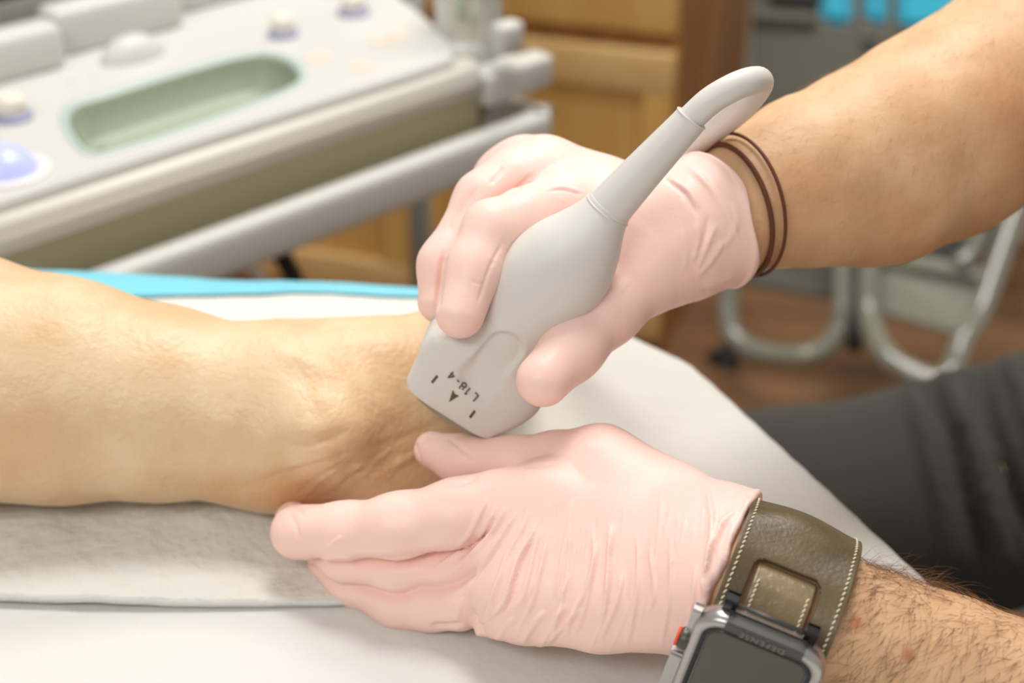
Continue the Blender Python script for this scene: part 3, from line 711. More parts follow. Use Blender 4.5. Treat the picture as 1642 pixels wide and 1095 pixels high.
def flat_mark(name, pts, m, parent, tree, lift=.00015):
    V = [on_face(a, b, tree, lift) for a, b in pts]; V2 = [on_face(a, b, tree, -.0003) for a, b in pts]; n = len(V)
    Q = [tuple(range(n)), tuple(range(2 * n - 1, n - 1, -1))] + [(i, (i + 1) % n, n + (i + 1) % n, n + i) for i in range(n)]
    return mesh_np(name, np.array(V + V2), Q, m, parent, smooth=False)
flat_mark('tick_mark', [(700, 601), (703, 604), (694, 615), (691, 612)], M['ink'], probe, hb)
flat_mark('tick_mark', [(760, 657), (763, 660), (755, 671), (752, 668)], M['ink'], probe, hb)
flat_mark('arrow_mark', [(726, 625), (729.5, 631.5), (736, 634.5), (720, 644.5)], M['ink'], probe, hb)

# gel between the probe and the skin
lb = bvh(leg)
gel = []
for px, py, r in ((664, 596, .0014), (672, 604, .0016), (683, 614, .0018), (697, 628, .0022), (708, 640, .003), (718, 655, .004), (728, 668, .0046), (738, 680, .004), (750, 690, .003), (764, 698, .0022), (674, 608, .0009), (665, 602, .001)):
    q = on_face(px, py, lb, r * .15)
    if q is not None: gel.append((q, r))
def f_gel(p):
    d = None
    for c, r in gel:
        e = np.linalg.norm(p - c, axis=1) - r; d = e if d is None else smin(d, e, .0035)
    return d
lo = np.min([g[0] for g in gel], axis=0) - .008; hi = np.max([g[0] for g in gel], axis=0) + .008
tag(add_sdf('ultrasound_gel', f_gel, lo, hi, .0008, M['gel']), 'smear of clear wet gel along the probe face on the ankle skin', 'gel', kind='stuff')
beads = [(624, 764, .0011), (622, 768, .0008), (589, 768, .0006), (655, 780, .0008), (644, 784, .0006), (654, 731, .0006), (189, 705, .0005), (198, 702, .0004), (242, 703, .0004), (193, 706, .0004), (604, 776, .0005), (662, 735, .0006), (630, 775, .0005), (612, 752, .0004)]
bm = bmesh.new()
for px, py, r in beads:
    q = on_face(px, py, lb, 0)
    if q is not None: bmesh.ops.create_icosphere(bm, subdivisions=2, radius=r, matrix=Matrix.Translation(q.tolist()) @ Matrix.Diagonal((1.6, 1, .8, 1)))
tag(from_bm('gel_droplets', bm, M['gel'], smooth=True), 'tiny glistening gel droplets scattered on the ankle and shin', 'gel', kind='stuff')

# ------------------------------------------------------------ hair ties on the far wrist
uX = nrm(np.cross(axU, UP)); uY = np.cross(axU, uX)
def tie(name, along, r, w, tilt, label):
    c0 = P(1160, 345, .551) + axU * along
    pts = []
    for k in range(56):
        a = 2 * PI * k / 56; dr = uX * math.cos(a) + uY * math.sin(a)
        # find the skin along this direction
        lo_, hi_ = .005, .06
        base = c0 + axU * (tilt * math.cos(a + 1.1))
        for _ in range(22):
            mid = (lo_ + hi_) / 2
            if f_body((base + dr * mid)[None])[0] < 0: lo_ = mid
            else: hi_ = mid
        pts.append(base + dr * (lo_ + w * .8 + r))
    o = tube(name, pts, w, M['rubber'], closed=True, seg=10)
    return tag(o, label, 'hair tie', 'hair ties on the wrist')
tie('hair_tie', .0040, .0004, .0010, .001, 'thick dark brown elastic hair tie on the wrist, nearest the pink glove cuff')
tie('hair_tie', .0085, .0016, .0007, .002, 'thin brown elastic hair tie on the wrist, standing off towards the elbow')

# ------------------------------------------------------------ watch with leather cuff
wc = P(1243, 967, .473); wa = nrm(P(1400, 1030, .468) - P(1200, 948, .476))     # wrist centre and axis
wv = -FWD - wa * (-FWD @ wa); wv = nrm(wv)                                         # outward, towards the viewer side
wu = np.cross(wa, wv); wu = wu if wu @ UP > 0 else -wu                             # outward, towards the thumb side
RS = .0287
def ws(al, th, r):              # point of the cuff: along the arm, angle from the viewer side towards the thumb side
    return wc + wa * al + r * (wv * math.cos(th) + wu * math.sin(th))
watch = thing('smart_watch', 'dark screened smart watch in a silver case on a wide brown leather cuff', 'watch', tuple(wc))
M['leather'] = mat('brown_leather', srgb(104, 88, 62), rough=0.34, spec=0.5, var=srgb(82, 68, 46), var_scale=60, bump=0.00015, bump_scale=700, bump2=.0004, bump2_scale=60)
M['leather_l'] = mat('tan_leather', srgb(136, 116, 84), rough=0.26, spec=0.6, var=srgb(112, 94, 66), var_scale=50, bump=0.0002, bump_scale=420)
M['thread'] = mat('cream_thread', srgb(222, 212, 182), rough=0.8)
M['silver'] = mat('silver_metal', srgb(178, 174, 172), rough=0.28, metal=0.85)
M['dark_metal'] = mat('dark_metal', srgb(78, 76, 72), rough=0.4, metal=0.3)
M['screen'] = mat('dark_glass', srgb(70, 72, 62), rough=0.08, spec=0.6)
M['bezel'] = mat('black_bezel', srgb(24, 24, 24), rough=0.2)
M['orange'] = mat('orange_ring', srgb(232, 82, 40), rough=0.5)
HWS = .0190
def rstrap(al, th):
    r = RS + .0016 * math.exp(-((th - 1.25) / .35) ** 2) * math.cos(al / HWS * 1.2 - .4) - .0008 * math.exp(-((th - .75) / .2) ** 2)
    if f_body(ws(al, th, r + .0004)[None])[0] < .0008: r += .0012
    return r
def in_slot(al, th):            # slot the inner strap comes out of
    a, b = .0112, .0112         # half along, arc height
    y = th * RS; y0 = 0
    x = al + .0008; cx = max(abs(x) - a + .004, 0); cy = max(y - b + .004 - y0 * 0 - .0035, 0)
    return y > -.02 and math.hypot(cx, cy) < .004
def ribbon(name, a0, a1, t0, t1, na, nt, rf, m, parent, thick=.0016, hole=None, closed=False, edge=None):
    V = []; Q = []
    for i in range(nt + 1):
        th = t0 + (t1 - t0) * i / nt
        for j in range(na + 1):
            al = a0 + (a1 - a0) * j / na
            e = edge(th) if edge else 0.0
            V.append(ws(al * (1 + e), th, rf(al, th)))
    for i in range(nt):
        for j in range(na):
            if hole and hole(a0 + (a1 - a0) * (j + .5) / na, t0 + (t1 - t0) * (i + .5) / nt): continue
            Q.append((i * (na + 1) + j, i * (na + 1) + j + 1, (i + 1) * (na + 1) + j + 1, (i + 1) * (na + 1) + j))
    o = mesh_np(name, np.array(V), Q, m, parent)
    md = o.modifiers.new('s', 'SOLIDIFY'); md.thickness = thick; md.offset = 0
    b = o.modifiers.new('b', 'BEVEL'); b.width = .0004; b.segments = 2; b.limit_method = 'ANGLE'
    return o
th_a, th_b = -2.6, 3.3
RC = {}
def rs_c(al, th):
    k = (round(al * 2000), round(th * 60))
    if k not in RC: RC[k] = rstrap(k[0] / 2000, k[1] / 60)
    return RC[k]
def rs_s(al, th):               # smooth cuff radius without the lookup
    return RS + .0026 * math.exp(-((th - 1.35) / .38) ** 2) * math.cos(al / HWS * 1.9 + .15) - .0008 * math.exp(-((th - .8) / .2) ** 2) + .0006 * (al / HWS) ** 2
strap = ribbon('cuff_strap', -HWS, HWS, th_a, th_b, 64, 300, rs_s, M['leather'], watch, hole=in_slot)
def stitches(name, al, t0, t1, n, rf, parent, dz=.0011, length=.0013, slant=.0003):
    bm = bmesh.new()
    for i in range(n):
        th = t0 + (t1 - t0) * i / n; p = ws(al - slant, th, rf(al, th) + dz); q = ws(al + slant, th + length / RS, rf(al, th) + dz)
        d = Vector(q - p); Mx = Matrix.Translation(((p + q) / 2).tolist()) @ d.to_track_quat('Z', 'Y').to_matrix().to_4x4() @ Matrix.Diagonal((.00030, .00030, d.length * .6, 1))
        bmesh.ops.create_icosphere(bm, subdivisions=2, radius=1, matrix=Mx)
    return from_bm(name, bm, M['thread'], parent, smooth=True)
stitches('stitching', -HWS + .0019, -.9, 2.3, 50, rs_s, strap); stitches('stitching', HWS - .0019, -.9, 2.3, 50, rs_s, strap)
inner = lambda al, th: RS + .0010 + (.0016 if th < .0 else .0016 * math.cos(th * 2.2)) - .014 * max(th - .18, 0)
patch = ribbon('inner_strap', -.0103, .0088, -1.9, .48, 30, 90, inner, M['leather_l'], watch, thick=.0020)
stitches('stitching', -.0088, -.35, .27, 12, inner, patch, dz=.0012); stitches('stitching', .0073, -.35, .27, 12, inner, patch, dz=.0012)
# case: a rounded box whose face looks along the ray at angle TW
TW = -.70
wn = nrm(wv * math.cos(TW) + wu * math.sin(TW)); wb = nrm(-wv * math.sin(TW) + wu * math.cos(TW))   # outward and along the band
cc = wc + wn * (RS + .0035) + wa * -.0015
def wm(x, y, z): return cc + wa * x + wb * y + wn * z
def rrect(hx, hy, r, n=10):
    out = []
    for sx, sy, a0 in ((1, 1, 0), (-1, 1, 90), (-1, -1, 180), (1, -1, 270)):
        for k in range(n + 1):
            a = math.radians(a0 + 90 * k / n); out.append((sx * (hx - r) + r * math.cos(a), sy * (hy - r) + r * math.sin(a)))
    return out
def slab(name, rows, m, parent):     # rows: half x, half y, corner radius, z
    V = []; Q = []; n = 44
    for hx, hy, r, z in rows:
        V += [wm(x, y, z) for x, y in rrect(hx, hy, r)]
    for i in range(len(rows) - 1):
        for k in range(n): l = (k + 1) % n; Q.append((i * n + k, i * n + l, (i + 1) * n + l, (i + 1) * n + k))
    Q.append(tuple(range(n - 1, -1, -1))); Q.append(tuple((len(rows) - 1) * n + k for k in range(n)))
    return mesh_np(name, np.array(V), Q, m, parent, smooth=True)
HX, HY = .0205, .0235
case = slab('case', [(HX - .003, HY - .003, .008, -.004), (HX, HY, .009, -.001), (HX + .0004, HY + .0004, .0092, .003), (HX, HY, .009, .0052), (HX - .001, HY - .001, .0084, .0060), (HX - .0026, HY - .0026, .0072, .0061), (HX - .0030, HY - .0030, .007, .0052)], M['silver'], watch)
slab('bezel', [(HX - .0029, HY - .0029, .0070, .0045), (HX - .0030, HY - .0030, .0068, .0058), (HX - .0036, HY - .0036, .0062, .0059), (HX - .0046, HY - .0046, .0055, .0050)], M['bezel'], case)
slab('screen', [(HX - .0048, HY - .0048, .005, .0048), (HX - .0050, HY - .0050, .005, .0055), (HX - .0056, HY - .0056, .0048, .0057)], M['screen'], watch)
# dark plate across the band end with raised lettering
def wbox(name, lo, hi, m, parent, bev=.0005):
    bm = bmesh.new(); T = Matrix(((wa[0], wb[0], wn[0], cc[0]), (wa[1], wb[1], wn[1], cc[1]), (wa[2], wb[2], wn[2], cc[2]), (0, 0, 0, 1)))
    if T.determinant() < 0: pass
    box_bm(bm, lo, hi, T, bev, 2); return from_bm(name, bm, m, parent)
plate = wbox('end_plate', (-.0115, HY - .0032, .0015), (.0120, HY + .0008, .0066), M['dark_metal'], watch, .0006)
text_mesh('lettering', 'DEFENSE', .0033, wm(.0000, HY - .0013, .0067), -wa, -wb, mat('embossed_metal', srgb(122, 119, 112), rough=.4), plate, extr=.0003, space=1.15)
wbox('end_plate', (-.0115, -HY - .0008, .0015), (.0120, -HY + .0032, .0064), M['dark_metal'], watch, .0006)
for sx in (-1, 1):
    wbox('lug', (sx * .0128 - .0014, HY - .001, -.003), (sx * .0128 + .0014, HY + .0040, .001), M['bezel'], watch, .0006)
a_, b_ = wm(-.0118, HY + .0028, .0), wm(.0118, HY + .0028, .0)
tube('spring_bar', [a_, b_], .0008, M['dark_metal'], watch, n=1)
Tc = Matrix.Translation(wm(-HX - .0018, .0045, .0015).tolist()) @ Vector((-wa).tolist()).to_track_quat('Z', 'Y').to_matrix().to_4x4()
cr = lathe('crown', [(.0034, -.0020), (.0036, -.0015), (.0036, .0008), (.0030, .0014)], M['dark_metal'], watch, Tc, 32)
Tc2 = Matrix.Translation(wm(-HX - .0036, .0045, .0015).tolist()) @ Vector((-wa).tolist()).to_track_quat('Z', 'Y').to_matrix().to_4x4()
lathe('crown_ring', [(.0026, -.0006), (.0032, -.0002), (.0032, .0004), (.0026, .0006)], M['orange'], cr, Tc2, 32)
wbox('side_button', (-HX - .0016, .0115, .0005), (-HX, .0205, .0035), M['silver'], watch, .0006)
wbox('side_guard', (-HX - .0030, -.020, -.001), (-HX + .001, -.001, .004), M['silver'], watch, .001)

# ------------------------------------------------------------ examination table, sheet and pad
OUT = [(-1.6, .812), (.010, .652), (.062, .638), (.092, .606), (.168, .436), (.340, .040), (.340, -.05), (-1.6, .05)]
def poly_sd(x, y, pl):
    d = np.full(len(x), 1e9); s = np.ones(len(x)); n = len(pl); j = n - 1
    for i in range(n):
        ax, ay = pl[i]; bx, by = pl[j]; ex, ey = bx - ax, by - ay; wx, wy = x - ax, y - ay
        t = np.clip((wx * ex + wy * ey) / (ex * ex + ey * ey), 0, 1)
        d = np.minimum(d, (wx - ex * t) ** 2 + (wy - ey * t) ** 2)
        c1, c2, c3 = y >= ay, y < by, ex * wy > ey * wx
        s = np.where((c1 & c2 & c3) | (~c1 & ~c2 & ~c3), -s, s); j = i
    return s * np.sqrt(d)
def f_slab(p, z0, z1, r, inset=0.0):
    d2 = poly_sd(p[:, 0], p[:, 1], OUT) + inset; dz = np.abs(p[:, 2] - (z0 + z1) / 2) - (z1 - z0) / 2
    a = np.stack([d2 + r, dz + r], 1)
    return np.minimum(a.max(1), 0) + np.linalg.norm(np.maximum(a, 0), axis=1) - r
table = thing('examination_table', 'padded examination table under a white sheet', 'table', (-0.5, 0.35, 0))
M['vinyl'] = mat('vinyl', srgb(190, 180, 160), rough=0.5)
add_sdf('cushion', lambda p: f_slab(p, BED - .09, BED - .006, .02, .008), (-1.7, -.1, BED - .12), (.4, .9, BED + .02), .012, M['vinyl'], table)
box('base', (-1.3, .15, 0.0), (-.2, .55, BED - .09), mat('table_base', srgb(200, 196, 186), rough=.5), table, bev=.01)
def sheet_relief(V, N):
    lowk = np.clip((BED - .012 - V[:, 2]) / .08, 0, 1)
    w = vnoise(V, 14, 1) * .0012 + vnoise(V, 5, 4) * .0010
    dr = np.sin(V[:, 0] * 60 + V[:, 1] * 60) * .005 * lowk
    return V + N * (np.minimum(w, .001) + dr)[:, None]
sheet = add_sdf('bed_sheet', lambda p: f_slab(p, BED - .22, BED, .018), (-1.7, -.1, BED - .25), (.4, .9, BED + .02), .008, M['sheet'], sub=0, post=sheet_relief)
tag(sheet, 'smooth white sheet wrapped over the table and hanging at its rounded corner', 'sheet')
# pad under the leg: a soft quilt with a blue film border along its far edge
def pad_strip(name, x0, x1, y0, y1, z, m, parent, nx, ny, droop=True, th=.0016, wav=.0016):
    V = []; Q = []
    for i in range(nx + 1):
        for j in range(ny + 1):
            x = x0 + (x1 - x0) * i / nx; v = j / ny
            yf = y1(x) if callable(y1) else y1; yn = y0(x) if callable(y0) else y0
            y = yn + (yf - yn) * v
            edge = .6515 - .1 * (x - .01)          # table's far edge
            zz = z + (noise.noise((x * 16, y * 22, 3)) * wav + noise.noise((x * 60, y * 60, 1)) * wav * .35)
            if droop: zz -= max(y - edge + .010, 0) ** 2 * 9
            V.append((x, y, zz))
    for i in range(nx):
        for j in range(ny):
            Q.append((i * (ny + 1) + j, (i + 1) * (ny + 1) + j, (i + 1) * (ny + 1) + j + 1, i * (ny + 1) + j + 1))
    o = mesh_np(name, np.array(V), Q, m, parent)
    md = o.modifiers.new('s', 'SOLIDIFY'); md.thickness = th; md.offset = -1
    return o
pad = thing('underpad', 'white quilted underpad with a blue film border, lying under the leg', 'pad', (-.3, .5, BED))
far = lambda x: .690 - .022 * (x + .243) + .003 * math.sin(x * 14 + .6)
bl = lambda x: far(x) - .030 + .0022 * math.sin(x * 40)
near = lambda x: .4165 + .002 * math.sin(x * 17)
pad_strip('quilt', -.75, .004, near, lambda x: far(x) - .020, BED + .0045, M['pad'], pad, 220, 90, wav=.0022, th=.003)
pad_strip('film_border', -.75, .010, bl, far, BED + .0066, M['blue'], pad, 160, 14, wav=.0016, th=.0008)

# ------------------------------------------------------------ ultrasound machine
ZT = BED                          # height of the control panel
e0, e1 = PZ(0, 322, ZT), PZ(720, 95, ZT)
U = e1 - e0; U[2] = 0; U = nrm(U); Vv = np.array([-U[1], U[0], 0.0])
ORI = e1.copy(); ORI[2] = 0
def L(u, v, z): return ORI + U * u + Vv * v + np.array([0, 0, z])
def toL(px, py, z):
    q = PZ(px, py, z) - ORI; return (q @ U, q @ Vv)
MT = Matrix(((U[0], Vv[0], 0, ORI[0]), (U[1], Vv[1], 0, ORI[1]), (0, 0, 1, 0), (0, 0, 0, 1)))
mach = thing('ultrasound_machine', 'white ultrasound machine with a sloping control panel, knobs and a long front handle', 'machine', (ORI[0], ORI[1], 0))
KM = 1.126
def lbox(name, lo, hi, m, parent=mach, bev=.004, seg=3): return box(name, lo, hi, m, parent, MT, bev, seg)
def smooth_loop(pts, n=6):
    C = []; N = len(pts)
    for i in range(N):
        p0, p1, p2, p3 = [np.array(pts[(i + k - 1) % N], float) for k in range(4)]
        for k in range(n):
            t = k / n; C.append(0.5 * ((2 * p1) + (-p0 + p2) * t + (2 * p0 - 5 * p1 + 4 * p2 - p3) * t * t + (-p0 + 3 * p1 - 3 * p2 + p3) * t ** 3))
    return C
def inset(loop, d):
    N = len(loop); c = sum(loop) / N; out = []
    ar = sum(loop[i][0] * loop[(i + 1) % N][1] - loop[(i + 1) % N][0] * loop[i][1] for i in range(N)); sg = 1 if ar > 0 else -1
    for i in range(N):
        t = loop[(i + 1) % N] - loop[i - 1]; t = t / np.linalg.norm(t); out.append(loop[i] + sg * d * np.array([-t[1], t[0]]))
    return out
# panel outline in local coordinates, with the tray opening
slot = smooth_loop([toL(*q, ZT) for q in ((97, 188), (118, 166), (165, 152), (280, 116), (385, 88), (440, 86), (478, 100), (491, 124), (470, 143), (400, 172), (280, 215), (175, 247), (138, 247), (112, 224))], 6)
right_edge = [toL(*q, ZT) for q in ((722, 93), (722, 70), (700, 45), (660, 12), (600, -35), (500, -110))]
outer = [np.array(toL(-300, 415, ZT)), np.array(toL(640, 120, ZT))] + [np.array(q) for q in right_edge] + [np.array((right_edge[-1][0] - .05, right_edge[-1][1] + .05)), np.array((-.50, .36)), np.array((-.50, toL(-300, 415, ZT)[1]))]
bm = bmesh.new()
def loop_edges(pts, z):
    vs = [bm.verts.new(Vector(L(q[0], q[1], z).tolist())) for q in pts]
    return vs, [bm.edges.new((vs[i], vs[(i + 1) % len(vs)])) for i in range(len(vs))]
ov, oe = loop_edges(outer, ZT); sv, se = loop_edges(slot, ZT)
bmesh.ops.triangle_fill(bm, use_beauty=True, use_dissolve=False, edges=oe + se)
prev = ov
for dz, off in ((-.002, -.0018), (-.006, -.0030), (-.030, -.0032)):
    pts = inset(outer, off); cur = [bm.verts.new(Vector(L(q[0], q[1], ZT + dz).tolist())) for q in pts]
    for i in range(len(cur)): bm.faces.new((prev[i], prev[(i + 1) % len(cur)], cur[(i + 1) % len(cur)], cur[i]))
    prev = cur
panel = from_bm('control_panel', bm, M['machine'], mach)
# tray
def strip_loops(name, loops, m, parent, cap=True):
    V = []; Q = []; n = len(loops[0][0])
    for pts, z in loops: V += [L(q[0], q[1], z) for q in pts]
    for i in range(len(loops) - 1):
        for k in range(n): l = (k + 1) % n; Q.append((i * n + k, i * n + l, (i + 1) * n + l, (i + 1) * n + k))
    if cap: Q.append(tuple((len(loops) - 1) * n + k for k in range(n)))
    return mesh_np(name, np.array(V), Q, m, parent)
tray = strip_loops('recessed_tray', [(inset(slot, .006), ZT - .0005), (inset(slot, .008), ZT - .008), (inset(slot, .010), ZT - .024), (inset(slot, .018), ZT - .028)], M['green'], mach)
strip_loops('tray_rim', [(inset(slot, -.001), ZT - .001), (inset(slot, -.0005), ZT + .0012), (inset(slot, .004), ZT + .0012), (inset(slot, .0065), ZT - .003)], M['green_rim'], tray, cap=False)
# knobs, trackball and printed keys
M['led'] = mat('blue_ring', srgb(158, 162, 196), rough=.3)
M['knob'] = mat('knob_white', srgb(232, 226, 214), rough=.4)
M['keycap'] = mat('keycap', srgb(240, 216, 200), rough=.5); M['keyink'] = mat('keyink', srgb(176, 166, 140), rough=.5)
M['ball'] = mat('lit_ball', srgb(178, 184, 240), rough=.2, emit=srgb(140, 150, 245), emit_s=.45)
M['ball_seat'] = mat('ball_seat', srgb(236, 232, 232), rough=.4)
def knob(px, py, r):
    p = PZ(px, py, ZT); T = Matrix.Translation((p[0], p[1], ZT))
    rg = lathe('knob_collar', [(r * 1.12, 0), (r * 1.12, .003), (r, .0045)], M['led'], panel, T)
    k = lathe('knob', [(r * .86, .003), (r * .82, .013), (r * .76, .0155), (r * .55, .0165)], M['knob'], panel, T)
for a in ((454, 57, .0110), (567, 22, .0120), (22, 190, .0117)): knob(*a)
p = PZ(8, 276, ZT)
lathe('ball_socket', [(.029, 0), (.029, .002), (.024, .0028), (.0225, .001)], M['ball_seat'], panel, Matrix.Translation((p[0], p[1], ZT)))
bmx = bmesh.new(); bmesh.ops.create_uvsphere(bmx, u_segments=40, v_segments=24, radius=.0215, matrix=Matrix.Translation((p[0], p[1], ZT - .004)))
from_bm('trackball', bmx, M['ball'], panel, smooth=True)
for px, py, hu, hv in ((512, 94, .009, .0065), (578, 108, .008, .0065), (625, 62, .0165, .0065), (30, 108, .006, .004)):
    u, v = toL(px, py, ZT)
    k = lbox('key', (u - hu, v - hv, ZT - .001), (u + hu, v + hv, ZT + .0018), M['keycap'], panel, .0017)
    lbox('key_mark', (u - hu * .5, v - .0012, ZT + .0015), (u + hu * .5, v + .0012, ZT + .0021), M['keyink'], panel, .0002)
for px, py in ((114, 131), (148, 124)):
    u, v = toL(px, py, ZT); lbox('printed_symbol', (u - .0025, v - .002, ZT), (u + .0025, v + .002, ZT + .0004), mat('grey_ink', srgb(196, 194, 186), rough=.6), panel, .0001)
# body under the panel: sloping front fascia
def prism(name, prof, u0, u1, m, parent=mach, bev=0.0):   # profile in (v, z), swept along u
    n = len(prof); V = [L(u0, v, z) for v, z in prof] + [L(u1, v, z) for v, z in prof]
    Q = [tuple(range(n)), tuple(range(2 * n - 1, n - 1, -1))] + [(i, n + i, n + (i + 1) % n, (i + 1) % n) for i in range(n)]
    bm = bmesh.new(); vs = [bm.verts.new(v.tolist()) for v in V]
    for q in Q: bm.faces.new([vs[i] for i in q])
    if bev: bmesh.ops.bevel(bm, geom=bm.edges[:], offset=bev, segments=3, affect='EDGES')
    return from_bm(name, bm, m, parent, smooth=bool(bev))
vf = 0.0
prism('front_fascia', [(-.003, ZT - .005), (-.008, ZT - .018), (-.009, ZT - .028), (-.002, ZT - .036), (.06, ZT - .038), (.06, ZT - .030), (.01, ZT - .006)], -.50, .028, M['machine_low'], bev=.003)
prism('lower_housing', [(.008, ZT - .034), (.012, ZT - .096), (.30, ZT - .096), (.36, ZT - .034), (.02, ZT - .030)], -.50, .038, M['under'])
# front handle: flat bar that returns to the body with a rounded end
r0, r1 = toL(150, 430, ZT - .075), toL(840, 188, ZT - .075)
rv = -.018
hr = []
uR = toL(893, 200, ZT - .070)[0]
bar = [(-.50, rv), (-.4, rv), (-.2, rv), (uR - .03, rv), (uR - .012, rv + .001), (uR - .002, rv + .008), (uR, rv + .020), (uR - .004, rv + .032), (uR - .016, rv + .040), (uR - .034, rv + .042)]
def flat_bar(name, pts, hw, hz, z, m, parent):
    C = catmull([np.array(p) for p in pts], 6); V = []; Q = []; n = 16
    for i, c in enumerate(C):
        a = C[max(i - 1, 0)]; b = C[min(i + 1, len(C) - 1)]; t = nrm(b - a); nn = np.array([-t[1], t[0]])
        for k in range(n):
            an = 2 * PI * (k + .5) / n; cx = math.copysign(abs(math.cos(an)) ** .5, math.cos(an)) * hw; cz = math.copysign(abs(math.sin(an)) ** .5, math.sin(an)) * hz
            q = c + nn * cx; V.append(L(q[0], q[1], z + cz))
    for i in range(len(C) - 1):
        for k in range(n): l = (k + 1) % n; Q.append((i * n + k, i * n + l, (i + 1) * n + l, (i + 1) * n + k))
    Q.append(tuple(range(n - 1, -1, -1))); Q.append(tuple((len(C) - 1) * n + k for k in range(n)))
    return mesh_np(name, np.array(V), Q, m, parent)
flat_bar('handle', bar, .0100, .0175, ZT - .076, M['machine'], mach)
# bracket beyond the panel at the handle end
ub = toL(905, 95, ZT - .02)[0]
lbox('side_bracket', (.030, -.012, ZT - .045), (ub, .012, ZT - .018), M['machine'], bev=.005)
lbox('side_bracket', (.030, .012, ZT - .045), (ub - .012, .09, ZT - .022), M['machine'], bev=.006)
lbox('probe_holder', (.02, .02, ZT - .024), (ub - .035, .085, ZT - .004), M['machine'], bev=.006)
q = toL(815, 35, ZT + .02); lbox('latch', (q[0] - .012, q[1] - .008, ZT - .005), (q[0] + .012, q[1] + .010, ZT + .020), M['machine'], bev=.005)
hp = L(uR + .002, rv + .026, ZT - .076)
tube('handle_pin', [hp, hp + U * .028], .006, M['steel'], mach, n=1)
# display hinge along the panel's far side
z0 = ZT
def hinge(name, pxa, pya, pxb, pyb, m, w=.030, hh=.034):
    a = toL(pxa, pya, ZT); b = toL(pxb, pyb, ZT)
    return lbox(name, (min(a[0], b[0]), a[1] * .5 + b[1] * .5, ZT - .002), (max(a[0], b[0]), a[1] * .5 + b[1] * .5 + w, ZT + hh), m, bev=.008)
hinge('hinge_block', -500, 280, 98, 100, M['machine']); hinge('hinge_block', 104, 98, 292, 38, M['machine'], hh=.036); hinge('hinge_block', 298, 36, 640, -76, M['machine'])
p = PZ(214, 92, ZT)
bmx = bmesh.new(); Mx = Matrix.Translation((p[0], p[1], ZT - .004)) @ Matrix.Rotation(math.atan2(U[1], U[0]), 4, 'Z') @ Matrix.Diagonal((.028, .017, .022, 1))
bmesh.ops.create_uvsphere(bmx, u_segments=40, v_segments=24, radius=1, matrix=Mx)
from_bm('thumb_latch', bmx, M['machine'], panel, smooth=True)
a = toL(60, 60, ZT)
prism('display', [(a[1] + .012, ZT + .03), (a[1] + .10, ZT + .26), (a[1] + .115, ZT + .255), (a[1] + .030, ZT + .026)], -.50, toL(640, -76, ZT)[0], M['black'])
# column and wheeled base
lbox('column', (-.32, .14, .10), (-.20, .26, ZT - .09), M['machine_low'], bev=.01)
lbox('wheel_base', (-.48, .0, .05), (-.02, .42, .11), M['machine_low'], bev=.015)
for cu, cv in ((-.44, .03), (-.06, .03), (-.44, .39), (-.06, .39)):
    Tw = Matrix.Translation(L(cu, cv, .035).tolist()) @ Matrix.Rotation(PI / 2, 4, 'X')
    lathe('caster', [(.034, -.012), (.036, 0), (.034, .012)], M['black'], mach, Tw, 28)

# gel bottle standing in the holder
M['bottle'] = mat('clear_bottle', srgb(236, 238, 234), rough=.18, trans=.45)
M['bottle_ink'] = mat('green_print', srgb(186, 198, 180), rough=.5)
bp = PZ(752, 52, ZT - .004); T = Matrix.Translation((bp[0], bp[1], 0))
zb = ZT - .022
bot = lathe('gel_bottle', [(.024, zb), (.027, zb + .004), (.0275, zb + .10), (.026, zb + .13), (.012, zb + .15), (.010, zb + .165)], M['bottle'], None, T)
tag(bot, 'clear plastic gel bottle standing at the white machine handle end', 'bottle')
lathe('cap', [(.0115, zb + .160), (.0115, zb + .178), (.004, zb + .20)], M['knob'], bot, T, 28)
for k, (a0, zz, ww, hh) in enumerate(((-1.9, .035, .3, .05), (-1.1, .05, .14, .045), (-2.2, .06, .16, .02), (-1.45, .03, .12, .02))):
    V = []; Q = []; n = 8
    for i in range(n + 1):
        an = a0 + ww * i / n
        for z in (zb + zz, zb + zz + hh): V.append((bp[0] + .0280 * math.cos(an), bp[1] + .0280 * math.sin(an), z))
    Q = [(2 * i, 2 * i + 2, 2 * i + 3, 2 * i + 1) for i in range(n)]
    o = mesh_np('printed_label', np.array(V), Q, M['bottle_ink'], bot); o.modifiers.new('s', 'SOLIDIFY').thickness = .0003

# ------------------------------------------------------------ oak cabinets
ph = math.radians(-19)
cx0 = PZ(1095, 300, .42)
cf = P(1093, 60, 2.02); CO = np.array([cf[0], cf[1], 0])
Cu = np.array([-math.cos(ph), -math.sin(ph), 0]); Cu = np.array([-math.cos(math.radians(19)), math.sin(math.radians(19)), 0])   # leftwards along the front
Cn = np.array([math.sin(math.radians(19)), math.cos(math.radians(19)), 0])                                                    # into the cabinet
CM = Matrix(((-Cu[0], Cn[0], 0, CO[0]), (-Cu[1], Cn[1], 0, CO[1]), (0, 0, 1, 0), (0, 0, 0, 1)))
def cpx(px, py):                # height and sideways place on the cabinet front under a pixel
    r = P(px, py, 1) - CAM; t = ((CO - CAM) @ Cn) / (r @ Cn); q = CAM + r * t; return (q - CO) @ (-Cu), q[2]
def cbox(name, lo, hi, m, parent, bev=.003): return box(name, lo, hi, m, parent, CM, bev)
gz = cpx(960, 52)[1]            # height of the gap under the drawer
cabs = []
